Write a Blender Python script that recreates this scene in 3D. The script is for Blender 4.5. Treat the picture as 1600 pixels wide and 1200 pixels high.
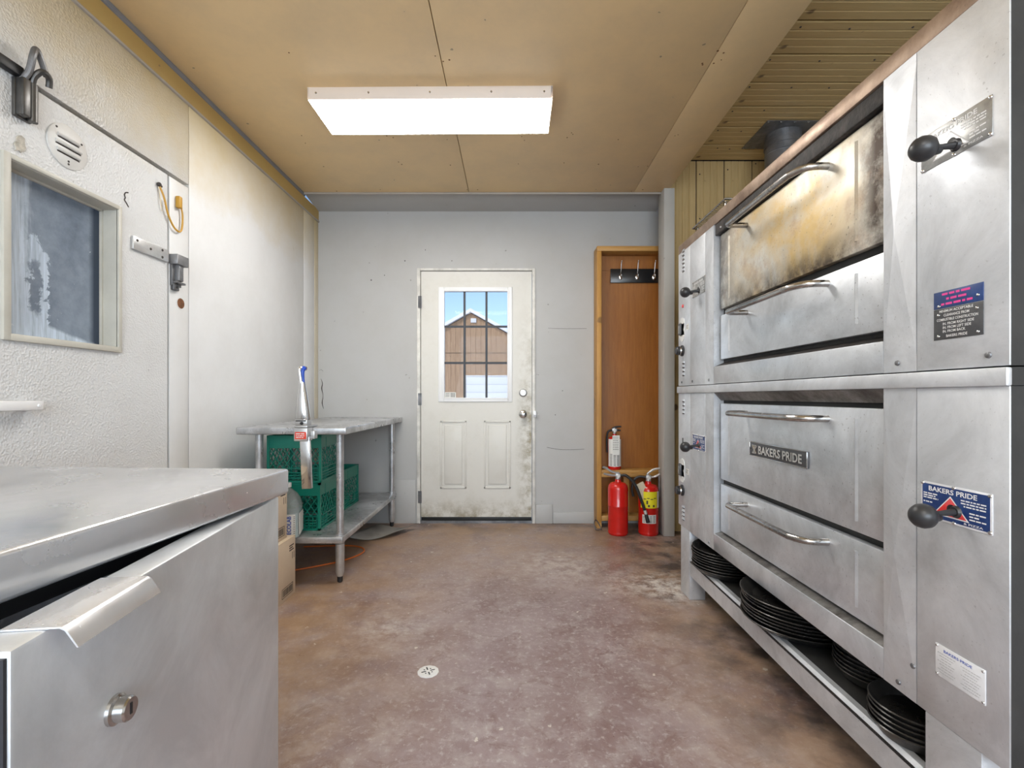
import bpy, bmesh, math, random
from mathutils import Vector, Matrix
random.seed(7)
for o in list(bpy.data.objects): bpy.data.objects.remove(o, do_unlink=True)
SC = bpy.context.scene
COL = SC.collection
PI = math.pi

# ------------------------------------------------------------------ camera
cd = bpy.data.cameras.new('camera'); cam = bpy.data.objects.new('camera', cd); COL.objects.link(cam)
cam.location = (0, 0, 1.05); cam.rotation_euler = (PI/2, 0, 0)
cd.sensor_fit = 'HORIZONTAL'; cd.sensor_width = 36.0; cd.lens = 740/1600*36.0
cd.shift_y = 20/1600; cd.clip_start = 0.02; cd.clip_end = 500
SC.camera = cam
# ------------------------------------------------------------------ world, sun, exposure
W = bpy.data.worlds.new('world'); SC.world = W; W.use_nodes = True
wn = W.node_tree; wn.nodes.clear()
wo = wn.nodes.new('ShaderNodeOutputWorld'); wb = wn.nodes.new('ShaderNodeBackground')
sky = wn.nodes.new('ShaderNodeTexSky'); sky.sky_type = 'NISHITA'; sky.sun_disc = False
sky.sun_elevation = math.radians(38); sky.sun_rotation = math.radians(200); sky.ozone_density = 2.0
wn.links.new(sky.outputs[0], wb.inputs[0]); wb.inputs[1].default_value = 0.20
wn.links.new(wb.outputs[0], wo.inputs[0])
sd = bpy.data.lights.new('sun', 'SUN'); sun = bpy.data.objects.new('sun', sd); COL.objects.link(sun)
sd.energy = 1.3; sd.angle = math.radians(0.6); sd.color = (1, .95, .88)
sun.rotation_euler = (math.radians(52), 0, math.radians(-20)); sun.location = (0, -6, 12)
FIXTURE_STRENGTH = 26.0
# unseen fill light added behind the viewer, framed by an invented window (added_window)
ad = bpy.data.lights.new('added_fill_light', 'AREA'); ad.shape = 'RECTANGLE'; ad.size = 3.0; ad.size_y = 1.7; ad.energy = 170; ad.color = (.78, .89, 1)
al = bpy.data.objects.new('added_fill_light', ad); COL.objects.link(al); al.location = (.3, -2.50, 1.60); al.rotation_euler = (PI/2+math.radians(17), 0, 0)
SC.view_settings.view_transform = 'Standard'; SC.view_settings.look = 'None'
SC.view_settings.gamma = 1.0; SC.view_settings.use_curve_mapping = False
SC.view_settings.exposure = 0.0

# ------------------------------------------------------------------ materials
MATS = {}
def _new(name):
    m = bpy.data.materials.new(name); m.use_nodes = True
    nt = m.node_tree; b = nt.nodes['Principled BSDF']
    MATS[name] = m
    return m, nt, b
def N(nt, typ, **kw):
    n = nt.nodes.new(typ)
    for k, v in kw.items():
        if k == 'inp':
            for kk, vv in v.items(): n.inputs[kk].default_value = vv
        else: setattr(n, k, v)
    return n
def coords(nt, scale=(1, 1, 1)):
    tc = N(nt, 'ShaderNodeTexCoord'); mp = N(nt, 'ShaderNodeMapping'); mp.inputs['Scale'].default_value = scale
    nt.links.new(tc.outputs['Object'], mp.inputs[0]); return mp.outputs[0]
def noise(nt, vec, scale, detail=4, rough=.6, dist=0):
    n = N(nt, 'ShaderNodeTexNoise', inp={'Scale': scale, 'Detail': detail, 'Roughness': rough, 'Distortion': dist})
    nt.links.new(vec, n.inputs['Vector']); return n.outputs['Fac']
def ramp(nt, fac, stops):
    r = N(nt, 'ShaderNodeValToRGB'); el = r.color_ramp.elements
    while len(el) < len(stops): el.new(0.5)
    for e, (p, c) in zip(el, stops):
        e.position = p; e.color = (c, c, c, 1) if not hasattr(c, '__len__') else (*c[:3], 1)
    nt.links.new(fac, r.inputs[0]); return r.outputs[0]
def mix(nt, fac, a, b, mode='MIX'):
    m = N(nt, 'ShaderNodeMix', data_type='RGBA', blend_type=mode)
    for sock, v in ((m.inputs[0], fac), (m.inputs[6], a), (m.inputs[7], b)):
        if hasattr(v, 'links') or isinstance(v, bpy.types.NodeSocket): nt.links.new(v, sock)
        elif hasattr(v, '__len__'): sock.default_value = (*v[:3], 1)
        else: sock.default_value = v
    return m.outputs[2]
def mth(nt, op, a, b=0.0, clamp=False):
    m = N(nt, 'ShaderNodeMath', operation=op, use_clamp=clamp)
    for s, v in ((m.inputs[0], a), (m.inputs[1], b)):
        if isinstance(v, bpy.types.NodeSocket): nt.links.new(v, s)
        else: s.default_value = v
    return m.outputs[0]
def maprange(nt, v, a, b, c=0., d=1.):
    m = N(nt, 'ShaderNodeMapRange', clamp=True, inp={'From Min': a, 'From Max': b, 'To Min': c, 'To Max': d})
    nt.links.new(v, m.inputs[0]); return m.outputs[0]
def worldpos(nt):
    g = N(nt, 'ShaderNodeNewGeometry'); s = N(nt, 'ShaderNodeSeparateXYZ')
    nt.links.new(g.outputs['Position'], s.inputs[0]); return g.outputs['Position'], s.outputs
def bump(nt, b, h, strength=.2, dist=.01):
    n = N(nt, 'ShaderNodeBump', inp={'Strength': strength, 'Distance': dist})
    nt.links.new(h, n.inputs['Height']); nt.links.new(n.outputs[0], b.inputs['Normal'])

def mat(name, col, rough=.5, metal=0., var=.0, scale=8., col2=None, bumpy=0., bscale=60., stretch=(1, 1, 1), lo=.35, hi=.65, coat=0., rvar=0., bdist=.004):
    m, nt, b = _new(name)
    b.inputs['Roughness'].default_value = rough; b.inputs['Metallic'].default_value = metal
    b.inputs['Base Color'].default_value = (*col, 1); b.inputs['Coat Weight'].default_value = coat
    if var or col2:
        v = coords(nt, stretch); n = noise(nt, v, scale, 6, .65)
        c2 = col2 if col2 else tuple(c*(1-var) for c in col)
        nt.links.new(ramp(nt, n, [(lo, col), (hi, c2)]), b.inputs['Base Color'])
        if rvar:
            n2 = noise(nt, v, scale*2.3, 4)
            nt.links.new(maprange(nt, n2, .3, .7, rough-rvar, rough+rvar), b.inputs['Roughness'])
    if bumpy:
        v2 = coords(nt, stretch); bump(nt, b, noise(nt, v2, bscale, 3), bumpy, bdist)
    return m

def steel(name, col=(.72, .73, .75), rough=.32, brush=(1, 1, 1), smear=.25, speck=0., tint=None, wav=.05, metal=.70):
    m, nt, b = _new(name); b.inputs['Metallic'].default_value = metal
    pos, xyz = worldpos(nt)
    mp = N(nt, 'ShaderNodeMapping'); mp.inputs['Scale'].default_value = brush; nt.links.new(pos, mp.inputs[0]); v = mp.outputs[0]
    n1 = noise(nt, pos, 4, 7, .7, .5); n2 = noise(nt, v, 60, 3)
    c = ramp(nt, n1, [(.35, col), (.62, tuple(k*(1-smear*1.6) for k in col))])
    if tint: c = tint(nt, c, pos, xyz)
    if speck:
        n3 = noise(nt, pos, 130, 2, .5); n4 = noise(nt, pos, 6, 3)
        sp = mth(nt, 'MULTIPLY', ramp(nt, n3, [(.68, 0.), (.71, 1.)]), ramp(nt, n4, [(.35, .15), (.65, 1.)]))
        c = mix(nt, mth(nt, 'MULTIPLY', sp, speck), c, (.05, .04, .035))
    nt.links.new(c, b.inputs['Base Color'])
    nt.links.new(maprange(nt, noise(nt, pos, 9, 5), .3, .7, rough-.07, rough+.12), b.inputs['Roughness'])
    bump(nt, b, mth(nt, 'ADD', mth(nt, 'MULTIPLY', n2, .06), noise(nt, pos, 3.0, 2)), wav, .02)
    return m

def floor_mat():
    m, nt, b = _new('red_concrete')
    pos, (x, y, z) = worldpos(nt)
    n1 = noise(nt, pos, 2.2, 8, .7, .4); n2 = noise(nt, pos, 9, 8, .75); n3 = noise(nt, pos, 45, 5, .7)
    c = ramp(nt, n1, [(.3, (.175, .108, .100)), (.5, (.245, .178, .174)), (.7, (.33, .265, .265))])
    c = mix(nt, ramp(nt, n2, [(.48, 0.), (.68, .75)]), c, (.38, .33, .315))
    c = mix(nt, ramp(nt, noise(nt, pos, 7, 8, .8, 1.), [(.36, .7), (.48, 0.)]), c, (.155, .088, .08))
    c = mix(nt, ramp(nt, n3, [(.54, 0.), (.68, .6)]), c, (.48, .44, .425))
    # ochre grime along the back wall, the left side and the oven
    e = mth(nt, 'MAXIMUM', maprange(nt, y, 2.4, 3.8, 0, 1), maprange(nt, x, -.15, -1.0, 0, 1))
    e = mth(nt, 'MAXIMUM', e, maprange(nt, x, .40, .9, 0, .8))
    gr = mth(nt, 'MULTIPLY', e, ramp(nt, noise(nt, pos, 3.3, 7, .7), [(.34, .1), (.56, 1.)]))
    c = mix(nt, mth(nt, 'MULTIPLY', gr, .82), c, mix(nt, n2, (.20, .105, .045), (.50, .34, .21)))
    # black grease patches
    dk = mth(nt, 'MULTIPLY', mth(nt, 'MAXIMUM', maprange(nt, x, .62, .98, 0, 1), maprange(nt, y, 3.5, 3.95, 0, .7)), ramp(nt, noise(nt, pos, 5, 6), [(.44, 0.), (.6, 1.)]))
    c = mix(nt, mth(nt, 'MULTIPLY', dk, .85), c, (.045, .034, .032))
    # flour dust by the oven foot and scuffs in the middle
    def blob(cx, cy, r, k):
        d = mth(nt, 'SQRT', mth(nt, 'ADD', mth(nt, 'POWER', mth(nt, 'SUBTRACT', x, cx), 2.0), mth(nt, 'POWER', mth(nt, 'SUBTRACT', y, cy), 2.0)))
        return mth(nt, 'MULTIPLY', maprange(nt, d, r, r*.25, 0, k), ramp(nt, noise(nt, pos, 14, 7, .75), [(.42, 0.), (.6, 1.)]))
    fl = mth(nt, 'MAXIMUM', blob(.86, 2.62, .28, 1.), mth(nt, 'MAXIMUM', blob(.68, 2.66, .26, .6), mth(nt, 'MAXIMUM', blob(.3, 2.95, .4, .45), blob(-.55, 2.15, .22, .4))))
    c = mix(nt, fl, c, (.62, .57, .52))
    ch = ramp(nt, noise(nt, pos, 21, 3, .5), [(.715, 0.), (.73, 1.)])
    c = mix(nt, mth(nt, 'MULTIPLY', ch, .7), c, (.60, .55, .47))
    nt.links.new(c, b.inputs['Base Color'])
    nt.links.new(maprange(nt, n2, .3, .75, .26, .55), b.inputs['Roughness'])
    b.inputs['Specular IOR Level'].default_value = .55
    bump(nt, b, mth(nt, 'ADD', n2, mth(nt, 'MULTIPLY', n3, .35)), .3, .006)
floor_mat()

def painted(name, col, stain=None, zlo=2.0, zhi=2.6, stucco=0., amount=.8, rough=.5, smudge=.18, speck=.5):
    m, nt, b = _new(name)
    pos, (x, y, z) = worldpos(nt)
    n1 = noise(nt, pos, 3, 7, .7); n2 = noise(nt, pos, 14, 5)
    c = mix(nt, ramp(nt, n1, [(.4, 0.), (.75, smudge)]), col, (.34, .31, .26))
    if stain:
        g = maprange(nt, mth(nt, 'ADD', z, mth(nt, 'MULTIPLY', n1, .5)), zlo+.25, zhi+.25, 0, amount)
        c = mix(nt, g, c, stain)
    if speck:
        sp = ramp(nt, noise(nt, pos, 24, 2, .4), [(.785, 0.), (.795, speck)])
        c = mix(nt, sp, c, (.10, .085, .07))
    nt.links.new(c, b.inputs['Base Color']); b.inputs['Roughness'].default_value = rough
    if stucco:
        vo = N(nt, 'ShaderNodeTexVoronoi', inp={'Scale': 130.}); nt.links.new(pos, vo.inputs['Vector'])
        bump(nt, b, mth(nt, 'ADD', vo.outputs['Distance'], noise(nt, pos, 90, 2)), stucco, .003)
    else: bump(nt, b, n2, .05, .004)
    return m
painted('cooler_white', (.66, .665, .67), (.60, .46, .20), 2.05, 2.60, .6, .9, .42, speck=.2)
painted('panel_white', (.68, .68, .68), (.60, .46, .20), 2.05, 2.60, 0, .9, .45, speck=.2)
painted('panel_aged', (.60, .54, .42), (.56, .42, .18), 1.9, 2.6, 0, .8, .5, .3)
painted('cove_yellow', (.50, .36, .13), (.46, .27, .06), 2.4, 2.6, 0, .5, .6, .3)
painted('wall_grey', (.44, .435, .425), None, smudge=.25)
painted('soffit_grey', (.40, .395, .385), None, smudge=.3)
painted('ceiling_tan', (.82, .61, .33), None, smudge=.22, speck=.6)
painted('post_grey', (.50, .485, .455), None, smudge=.3)
painted('strip_blue_grey', (.22, .23, .26), None)
painted('room_white', (.66, .65, .62), None)
painted('ledge_grey', (.42, .38, .34), None, smudge=.5)

def door_dirty():
    m, nt, b = _new('door_white')
    pos, (x, y, z) = worldpos(nt)
    n1 = noise(nt, pos, 6, 8, .75)
    c = mix(nt, ramp(nt, n1, [(.5, 0.), (.8, .25)]), (.64, .62, .57), (.40, .35, .26))
    e = mth(nt, 'MAXIMUM', mth(nt, 'MULTIPLY', maprange(nt, x, .02, .15, 0, 1), maprange(nt, z, 1.9, .9, 0, 1)), maprange(nt, z, .22, .05, 0, .9))
    d = mth(nt, 'MULTIPLY', e, ramp(nt, noise(nt, pos, 11, 7, .75), [(.42, 0.), (.62, 1.)]))
    c = mix(nt, mth(nt, 'MULTIPLY', d, .85), c, (.22, .17, .08))
    nt.links.new(c, b.inputs['Base Color']); b.inputs['Roughness'].default_value = .42
door_dirty()

def wood(name, c1, c2, grain=(1, 1, 12), scale=6, rough=.5, knots=0., coat=0.):
    m, nt, b = _new(name)
    v = coords(nt, grain); n = noise(nt, v, scale, 8, .65, .6); n2 = noise(nt, v, scale*6, 4, .6)
    c = ramp(nt, mth(nt, 'ADD', mth(nt, 'MULTIPLY', n, .75), mth(nt, 'MULTIPLY', n2, .25)), [(.32, c1), (.68, c2)])
    if knots:
        k = ramp(nt, noise(nt, coords(nt), 9, 2, .3), [(.70, 0.), (.75, knots)])
        c = mix(nt, k, c, (.10, .05, .02))
    nt.links.new(c, b.inputs['Base Color']); b.inputs['Roughness'].default_value = rough; b.inputs['Coat Weight'].default_value = coat
    bump(nt, b, n2, .12, .003)
# grain direction: small scale along the grain
wood('pine_x', (.62, .45, .215), (.49, .335, .14), (.6, 9, 9), 5, .45, .8)
wood('pine_z', (.62, .45, .215), (.49, .335, .14), (9, 9, .6), 5, .45, .8)
wood('lumber', (.56, .30, .075), (.40, .19, .04), (9, 9, .7), 4, .5, .6)
wood('lumber_x', (.56, .31, .085), (.40, .20, .05), (.7, 9, 9), 4, .5, .4)
wood('veneer', (.38, .145, .025), (.25, .085, .012), (10, 10, .7), 5, .4)
wood('barn_board', (.52, .36, .23), (.30, .19, .12), (7, 7, .5), 2.5, .8, .5)

def heat(nt, c, pos, xyz):
    x, y, z = xyz
    n = noise(nt, pos, 4.2, 6, .65, .5); n2 = noise(nt, pos, 9, 6, .7)
    inner = mth(nt, 'MULTIPLY', maprange(nt, y, 1.2, 1.45, 0, 1), maprange(nt, y, 2.1, 1.85, 0, 1))
    c = mix(nt, mth(nt, 'MULTIPLY', ramp(nt, n, [(.36, 0.), (.60, .9)]), inner), c, (.66, .47, .20))
    c = mix(nt, ramp(nt, n2, [(.52, 0.), (.70, .65)]), c, (.48, .34, .24))
    rim = mth(nt, 'MAXIMUM', mth(nt, 'MAXIMUM', maprange(nt, y, 1.30, 1.22, 0, 1), maprange(nt, y, 1.98, 2.12, 0, .9)), maprange(nt, z, 1.53, 1.45, 0, .95))
    s = mth(nt, 'MULTIPLY', rim, ramp(nt, noise(nt, pos, 7, 7, .7), [(.34, 0.), (.56, 1.)]))
    return mix(nt, mth(nt, 'MULTIPLY', s, .95), c, (.07, .05, .04))
def heat_trim(nt, c, pos, xyz):
    n = noise(nt, pos, 6, 7, .7)
    c = mix(nt, .75, c, (.40, .27, .18))
    return mix(nt, ramp(nt, n, [(.42, 0.), (.66, .8)]), c, (.17, .11, .08))
def dirty_dark(nt, c, pos, xyz):
    n = noise(nt, pos, 7, 8, .75)
    c = mix(nt, ramp(nt, n, [(.35, .4), (.65, 1.)]), c, (.10, .09, .08))
    return c
steel('oven_steel', (.76, .79, .83), .38, (1, 1, 14), .18, .55, wav=.06)
steel('oven_panel_steel', (.77, .79, .825), .48, (1, 1, 14), .16, .3, wav=.05)
steel('oven_heat_steel', (.76, .74, .68), .50, (1, 1, 14), .15, .7, heat, .06)
steel('oven_trim_heat', (.66, .60, .55), .42, (1, 1, 1), .2, .4, heat_trim)
steel('oven_dirty_dark_steel', (.62, .60, .58), .5, (1, 1, 1), .2, .8, dirty_dark)
steel('counter_steel', (.76, .77, .80), .20, (2, .2, 2), .07, .0, wav=.03)
steel('fridge_steel', (.80, .83, .87), .40, (12, 12, .5), .12, 0, wav=.05)
steel('table_steel', (.72, .73, .75), .30, (1, 1, 1), .3, .6)
steel('chrome', (.74, .74, .74), .14, (1, 1, 1), .1, 0, wav=.0, metal=1)
steel('handle_steel', (.60, .58, .56), .22, (1, 1, 1), .35, 0, wav=.0, metal=1)
steel('aluminium', (.70, .70, .70), .38, (1, 1, 1), .2, .3)
steel('galvanised', (.30, .30, .31), .42, (1, 1, 1), .35, .3)
steel('closer_dark', (.13, .125, .12), .35, (1, 1, 1), .3, 0, wav=.0)
steel('pan_black', (.10, .095, .09), .30, (1, 1, 1), .4, 0, wav=.0)
mat('oven_side', (.03, .029, .028), .65, 0, .5, 5, bumpy=.1)
mat('black_soot', (.018, .016, .015), .6, 0, 0, 20, (.07, .055, .05), bumpy=.6, bscale=70, lo=.45, hi=.75)
mat('black', (.012, .012, .013), .5)
mat('black_gloss', (.015, .015, .016), .25, bumpy=.05)
mat('knob_black', (.022, .022, .024), .38, bumpy=.05)
mat('gasket', (.02, .02, .025), .6)
mat('interior_dark', (.01, .01, .01), .8)
mat('frame_beige', (.55, .53, .47), .45, 0, .15, 6)
mat('vent_white', (.70, .69, .67), .4, 0, .12, 10)
mat('gauge_white', (.72, .72, .70), .5, 0, .15, 30)
mat('handle_white', (.82, .82, .83), .35)
mat('frame_white', (.74, .72, .67), .45, 0, .3, 9)
mat('vinyl_white', (.80, .80, .80), .35)
mat('muntin', (.045, .05, .06), .6)
mat('crate_green', (.0, .155, .105), .42, 0, 0, 4, (.0, .20, .14))
mat('cardboard', (.62, .50, .37), .75, 0, 0, 5, (.55, .43, .31), bumpy=.1, bscale=90)
mat('print_dark', (.05, .04, .035), .7)
mat('paper', (.80, .79, .75), .7, 0, .1, 20)
mat('paper_cream', (.72, .62, .45), .75, 0, .15, 20)
mat('print_blue', (.03, .08, .42), .6)
mat('plate_blue', (.012, .035, .14), .35, 0, 0, 18, (.03, .07, .22))
mat('plate_red', (.72, .03, .03), .4, 0, 0, 12, (.80, .16, .18))
mat('plate_grey', (.10, .10, .105), .4, .3, .4, 15)
mat('plate_white', (.76, .76, .78), .45, 0, .15, 15)
mat('plate_alloy', (.50, .50, .49), .35, .8, .35, 25)
mat('ink_pink', (.75, .06, .30), .5)
mat('ink_white', (.80, .80, .80), .5)
mat('ink_grey', (.45, .45, .45), .5)
mat('badge_dark', (.10, .10, .105), .45, .5)
mat('ext_red', (.62, .012, .008), .25, 0, .15, 8, coat=.4)
mat('ext_yellow', (.85, .74, .02), .45)
mat('rubber', (.014, .014, .014), .5)
mat('rust', (.22, .085, .03), .8, 0, .5, 60, bumpy=.3)
mat('cord_yellow', (.50, .27, .03), .5)
mat('cord_orange', (.60, .14, .02), .5)
mat('label_red', (.72, .06, .03), .45)
mat('blue_plastic', (.02, .07, .42), .3)
mat('snow', (.86, .88, .92), .6, 0, .06, 2, bumpy=.2, bscale=4)
mat('garage_white', (.70, .73, .77), .5)
mat('concrete', (.42, .38, .33), .8, 0, .3, 6)
mat('floor_sheet', (.34, .32, .29), .5, .3, .3, 8)
mat('crack', (.06, .05, .045), .9)
mat('peel', (.58, .54, .47), .8, 0, .4, 60)
mat('raw_wood', (.42, .24, .10), .6, 0, .3, 10)

m, nt, b = _new('glass'); nt.nodes.remove(b)
g1 = N(nt, 'ShaderNodeBsdfTransparent', inp={'Color': (.96, .97, .98, 1)}); g2 = N(nt, 'ShaderNodeBsdfGlossy', inp={'Roughness': .02})
fr = N(nt, 'ShaderNodeFresnel', inp={'IOR': 1.12}); mx = N(nt, 'ShaderNodeMixShader')
nt.links.new(fr.outputs[0], mx.inputs[0]); nt.links.new(g1.outputs[0], mx.inputs[1]); nt.links.new(g2.outputs[0], mx.inputs[2])
nt.links.new(mx.outputs[0], nt.nodes['Material Output'].inputs[0])

m, nt, b = _new('frosted_pane')   # cooler window: smeared with dried cleaner
pos, (x, y, z) = worldpos(nt)
nz = noise(nt, pos, 4, 5, .6, .8); nf = noise(nt, pos, 40, 4, .7)
mpv = N(nt, 'ShaderNodeMapping'); mpv.inputs['Scale'].default_value = (1, 34, 2); nt.links.new(pos, mpv.inputs[0]); ns = noise(nt, mpv.outputs[0], 2.2, 5, .7, .5)
left = maprange(nt, mth(nt, 'ADD', y, mth(nt, 'MULTIPLY', nz, .16)), 1.765, 1.71, 0, .95)
low = mth(nt, 'MULTIPLY', maprange(nt, mth(nt, 'ADD', z, mth(nt, 'MULTIPLY', mth(nt, 'SUBTRACT', y, 1.6), .25)), 1.345, 1.325, 0, .9), maprange(nt, y, 1.90, 1.885, 0, 1))
yy = mth(nt, 'ADD', y, mth(nt, 'MULTIPLY', mth(nt, 'SUBTRACT', noise(nt, pos, 9, 6, .7, 1.2), .5), .16))
ed = mth(nt, 'SQRT', mth(nt, 'ADD', mth(nt, 'POWER', mth(nt, 'DIVIDE', mth(nt, 'SUBTRACT', yy, 1.66), .05), 2.), mth(nt, 'POWER', mth(nt, 'DIVIDE', mth(nt, 'SUBTRACT', mth(nt, 'ADD', z, mth(nt, 'MULTIPLY', nf, .05)), 1.46), .17), 2.)))
ring = mth(nt, 'MULTIPLY', maprange(nt, ed, 1.15, 1.05, 0, .9), maprange(nt, ed, .3, .62, 0, 1))
hole = maprange(nt, ed, .60, .30, 0, .85)
sm = mth(nt, 'MULTIPLY', mth(nt, 'MULTIPLY', mth(nt, 'MAXIMUM', ring, mth(nt, 'MAXIMUM', left, low)), mth(nt, 'SUBTRACT', 1., hole)), maprange(nt, ns, .25, .6, .45, 1))
haze = mth(nt, 'MULTIPLY', maprange(nt, y, 1.895, 1.87, 0, 1), maprange(nt, noise(nt, pos, 7, 6, .65), .3, .7, .16, .40))
c = mix(nt, mth(nt, 'MAXIMUM', sm, haze), (.032, .05, .085), (.60, .70, .83))
sp = ramp(nt, noise(nt, pos, 60, 2, .4), [(.76, 0.), (.79, .5)])
c = mix(nt, sp, c, (.7, .74, .8))
nt.links.new(c, b.inputs['Base Color']); b.inputs['Roughness'].default_value = .22

m, nt, b = _new('jug_plastic'); b.inputs['Base Color'].default_value = (.80, .84, .84, 1); b.inputs['Roughness'].default_value = .25
b.inputs['Transmission Weight'].default_value = .75; b.inputs['IOR'].default_value = 1.15
m, nt, b = _new('jug_liquid'); b.inputs['Base Color'].default_value = (.45, .56, .58, 1); b.inputs['Roughness'].default_value = .2
m, nt, b = _new('diffuser'); nt.nodes.remove(b)
em = N(nt, 'ShaderNodeEmission', inp={'Color': (1, .985, .955, 1), 'Strength': FIXTURE_STRENGTH})
nt.links.new(em.outputs[0], nt.nodes['Material Output'].inputs[0])
mat('fixture_white', (.80, .70, .62), .4)

# ------------------------------------------------------------------ mesh helpers
def wm(o):
    m = o.matrix_basis.copy(); p = o.parent
    while p: m = p.matrix_basis @ m; p = p.parent
    return m
class MB:
    def __init__(s): s.bm = bmesh.new()
    def box(s, x0, x1, y0, y1, z0, z1, bev=0., seg=2, M=None):
        x0, x1 = min(x0, x1), max(x0, x1); y0, y1 = min(y0, y1), max(y0, y1); z0, z1 = min(z0, z1), max(z0, z1)
        T = Matrix.Translation(((x0+x1)/2, (y0+y1)/2, (z0+z1)/2)) @ Matrix.Diagonal((x1-x0, y1-y0, z1-z0, 1))
        if M is not None: T = M @ T
        r = bmesh.ops.create_cube(s.bm, size=1, matrix=T)
        if bev:
            es = list({e for v in r['verts'] for e in v.link_edges})
            bmesh.ops.bevel(s.bm, geom=es, offset=bev, segments=seg, affect='EDGES', profile=.5, clamp_overlap=True)
        return s
    def poly(s, pts):
        return s.bm.faces.new([s.bm.verts.new(p) for p in pts])
    def faces(s, vs, fs):
        V = [s.bm.verts.new(v) for v in vs]
        for f in fs: s.bm.faces.new([V[i] for i in f])
        return s
    def prism(s, pts, vec):
        """closed outline pts (3d, planar) extruded by vec"""
        v = Vector(vec); A = [s.bm.verts.new(p) for p in pts]; B = [s.bm.verts.new(Vector(p)+v) for p in pts]
        n = len(pts); s.bm.faces.new(A[::-1]); s.bm.faces.new(B)
        for i in range(n): s.bm.faces.new((A[i], A[(i+1) % n], B[(i+1) % n], B[i]))
        return s
    def lathe(s, prof, org=(0, 0, 0), axis=(0, 0, 1), n=24, cap=True):
        q = Vector((0, 0, 1)).rotation_difference(Vector(axis).normalized()); o = Vector(org); rings = []
        for r, h in prof:
            if r < 1e-6: rings.append([s.bm.verts.new(o + q @ Vector((0, 0, h)))])
            else: rings.append([s.bm.verts.new(o + q @ Vector((r*math.cos(2*PI*i/n), r*math.sin(2*PI*i/n), h))) for i in range(n)])
        for a, b_ in zip(rings, rings[1:]):
            if len(a) == 1 and len(b_) == 1: continue
            for i in range(n):
                j = (i+1) % n
                if len(a) == 1: s.bm.faces.new((a[0], b_[j], b_[i]))
                elif len(b_) == 1: s.bm.faces.new((a[i], a[j], b_[0]))
                else: s.bm.faces.new((a[i], a[j], b_[j], b_[i]))
        if cap:
            if len(rings[0]) > 1: s.bm.faces.new(rings[0][::-1])
            if len(rings[-1]) > 1: s.bm.faces.new(rings[-1])
        return s
    def cyl(s, p0, p1, r, n=16, r2=None):
        d = Vector(p1)-Vector(p0)
        return s.lathe([(r, 0), (r if r2 is None else r2, d.length)], p0, d, n)
    def sphere(s, c, r, n=16, sq=(1, 1, 1)):
        bmesh.ops.create_uvsphere(s.bm, u_segments=n, v_segments=max(6, n//2), radius=r, matrix=Matrix.Translation(c) @ Matrix.Diagonal((*sq, 1))); return s
    def tube(s, pts, r, n=10, smooth=0, closed=False):
        P = [Vector(p) for p in pts]
        if smooth:
            Q = []; L = len(P); rng = range(L if closed else L-1)
            for i in rng:
                p0 = P[(i-1) % L] if closed or i > 0 else P[0]; p1 = P[i]; p2 = P[(i+1) % L]; p3 = P[(i+2) % L] if closed or i+2 < L else P[-1]
                for k in range(smooth):
                    t = k/smooth
                    Q.append(.5*((2*p1)+(p2-p0)*t+(2*p0-5*p1+4*p2-p3)*t*t+(3*p1-p0-3*p2+p3)*t**3))
            if not closed: Q.append(P[-1])
            P = Q
        L = len(P); rings = []; up = None
        for i in range(L):
            t = (P[(i+1) % L]-P[i-1]) if closed or 0 < i < L-1 else (P[1]-P[0] if i == 0 else P[-1]-P[-2])
            t.normalize()
            if up is None:
                up = Vector((0, 0, 1)) if abs(t.z) < .9 else Vector((1, 0, 0))
            a = (up - t*up.dot(t)).normalized(); up = a; c = t.cross(a)
            if hasattr(r, '__len__'):
                t_ = i/(L-1)*(len(r)-1); k_ = min(int(t_), len(r)-2); rr = r[k_]+(r[k_+1]-r[k_])*(t_-k_)
            else: rr = r
            rings.append([s.bm.verts.new(P[i]+a*rr*math.cos(2*PI*k/n)+c*rr*math.sin(2*PI*k/n)) for k in range(n)])
        for i in range(L if closed else L-1):
            A, B = rings[i], rings[(i+1) % L]
            for k in range(n): s.bm.faces.new((A[k], A[(k+1) % n], B[(k+1) % n], B[k]))
        if not closed: s.bm.faces.new(rings[0][::-1]); s.bm.faces.new(rings[-1])
        return s
    def build(s, name, material, parent=None, local=False, smooth=35):
        bmesh.ops.recalc_face_normals(s.bm, faces=s.bm.faces[:])
        me = bpy.data.meshes.new(name); s.bm.to_mesh(me); s.bm.free()
        if parent and not local: me.transform(wm(parent).inverted())
        me.materials.append(MATS[material])
        me.shade_smooth(); me.set_sharp_from_angle(angle=math.radians(smooth))
        o = bpy.data.objects.new(name, me); COL.objects.link(o)
        if parent: o.parent = parent
        return o
def tag(o, label=None, cat=None, group=None, kind=None):
    if label: o['label'] = label
    if cat: o['category'] = cat
    if group: o['group'] = group
    if kind: o['kind'] = kind
    return o
def thing(name, label, cat, loc=(0, 0, 0), rz=0., group=None, kind=None):
    e = bpy.data.objects.new(name, None); COL.objects.link(e); e.location = loc; e.rotation_euler = (0, 0, rz); e.empty_display_size = .05
    return tag(e, label, cat, group, kind)
def shared(me, name, parent, loc=(0, 0, 0), rot=(0, 0, 0), local=False):
    """another object on the same mesh data; loc given in world unless local"""
    o = bpy.data.objects.new(name, me); COL.objects.link(o)
    if parent:
        o.parent = parent
        if not local: loc = wm(parent).inverted() @ Vector(loc)
    o.location = loc; o.rotation_euler = rot
    return o
OVEN_M = lambda y, z, x: Matrix(((0, 0, -1, x), (-1, 0, 0, y), (0, 1, 0, z), (0, 0, 0, 1)))     # faces -X
BACK_M = lambda x, z, y: Matrix(((1, 0, 0, x), (0, 0, -1, y), (0, 1, 0, z), (0, 0, 0, 1)))       # faces -Y
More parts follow.
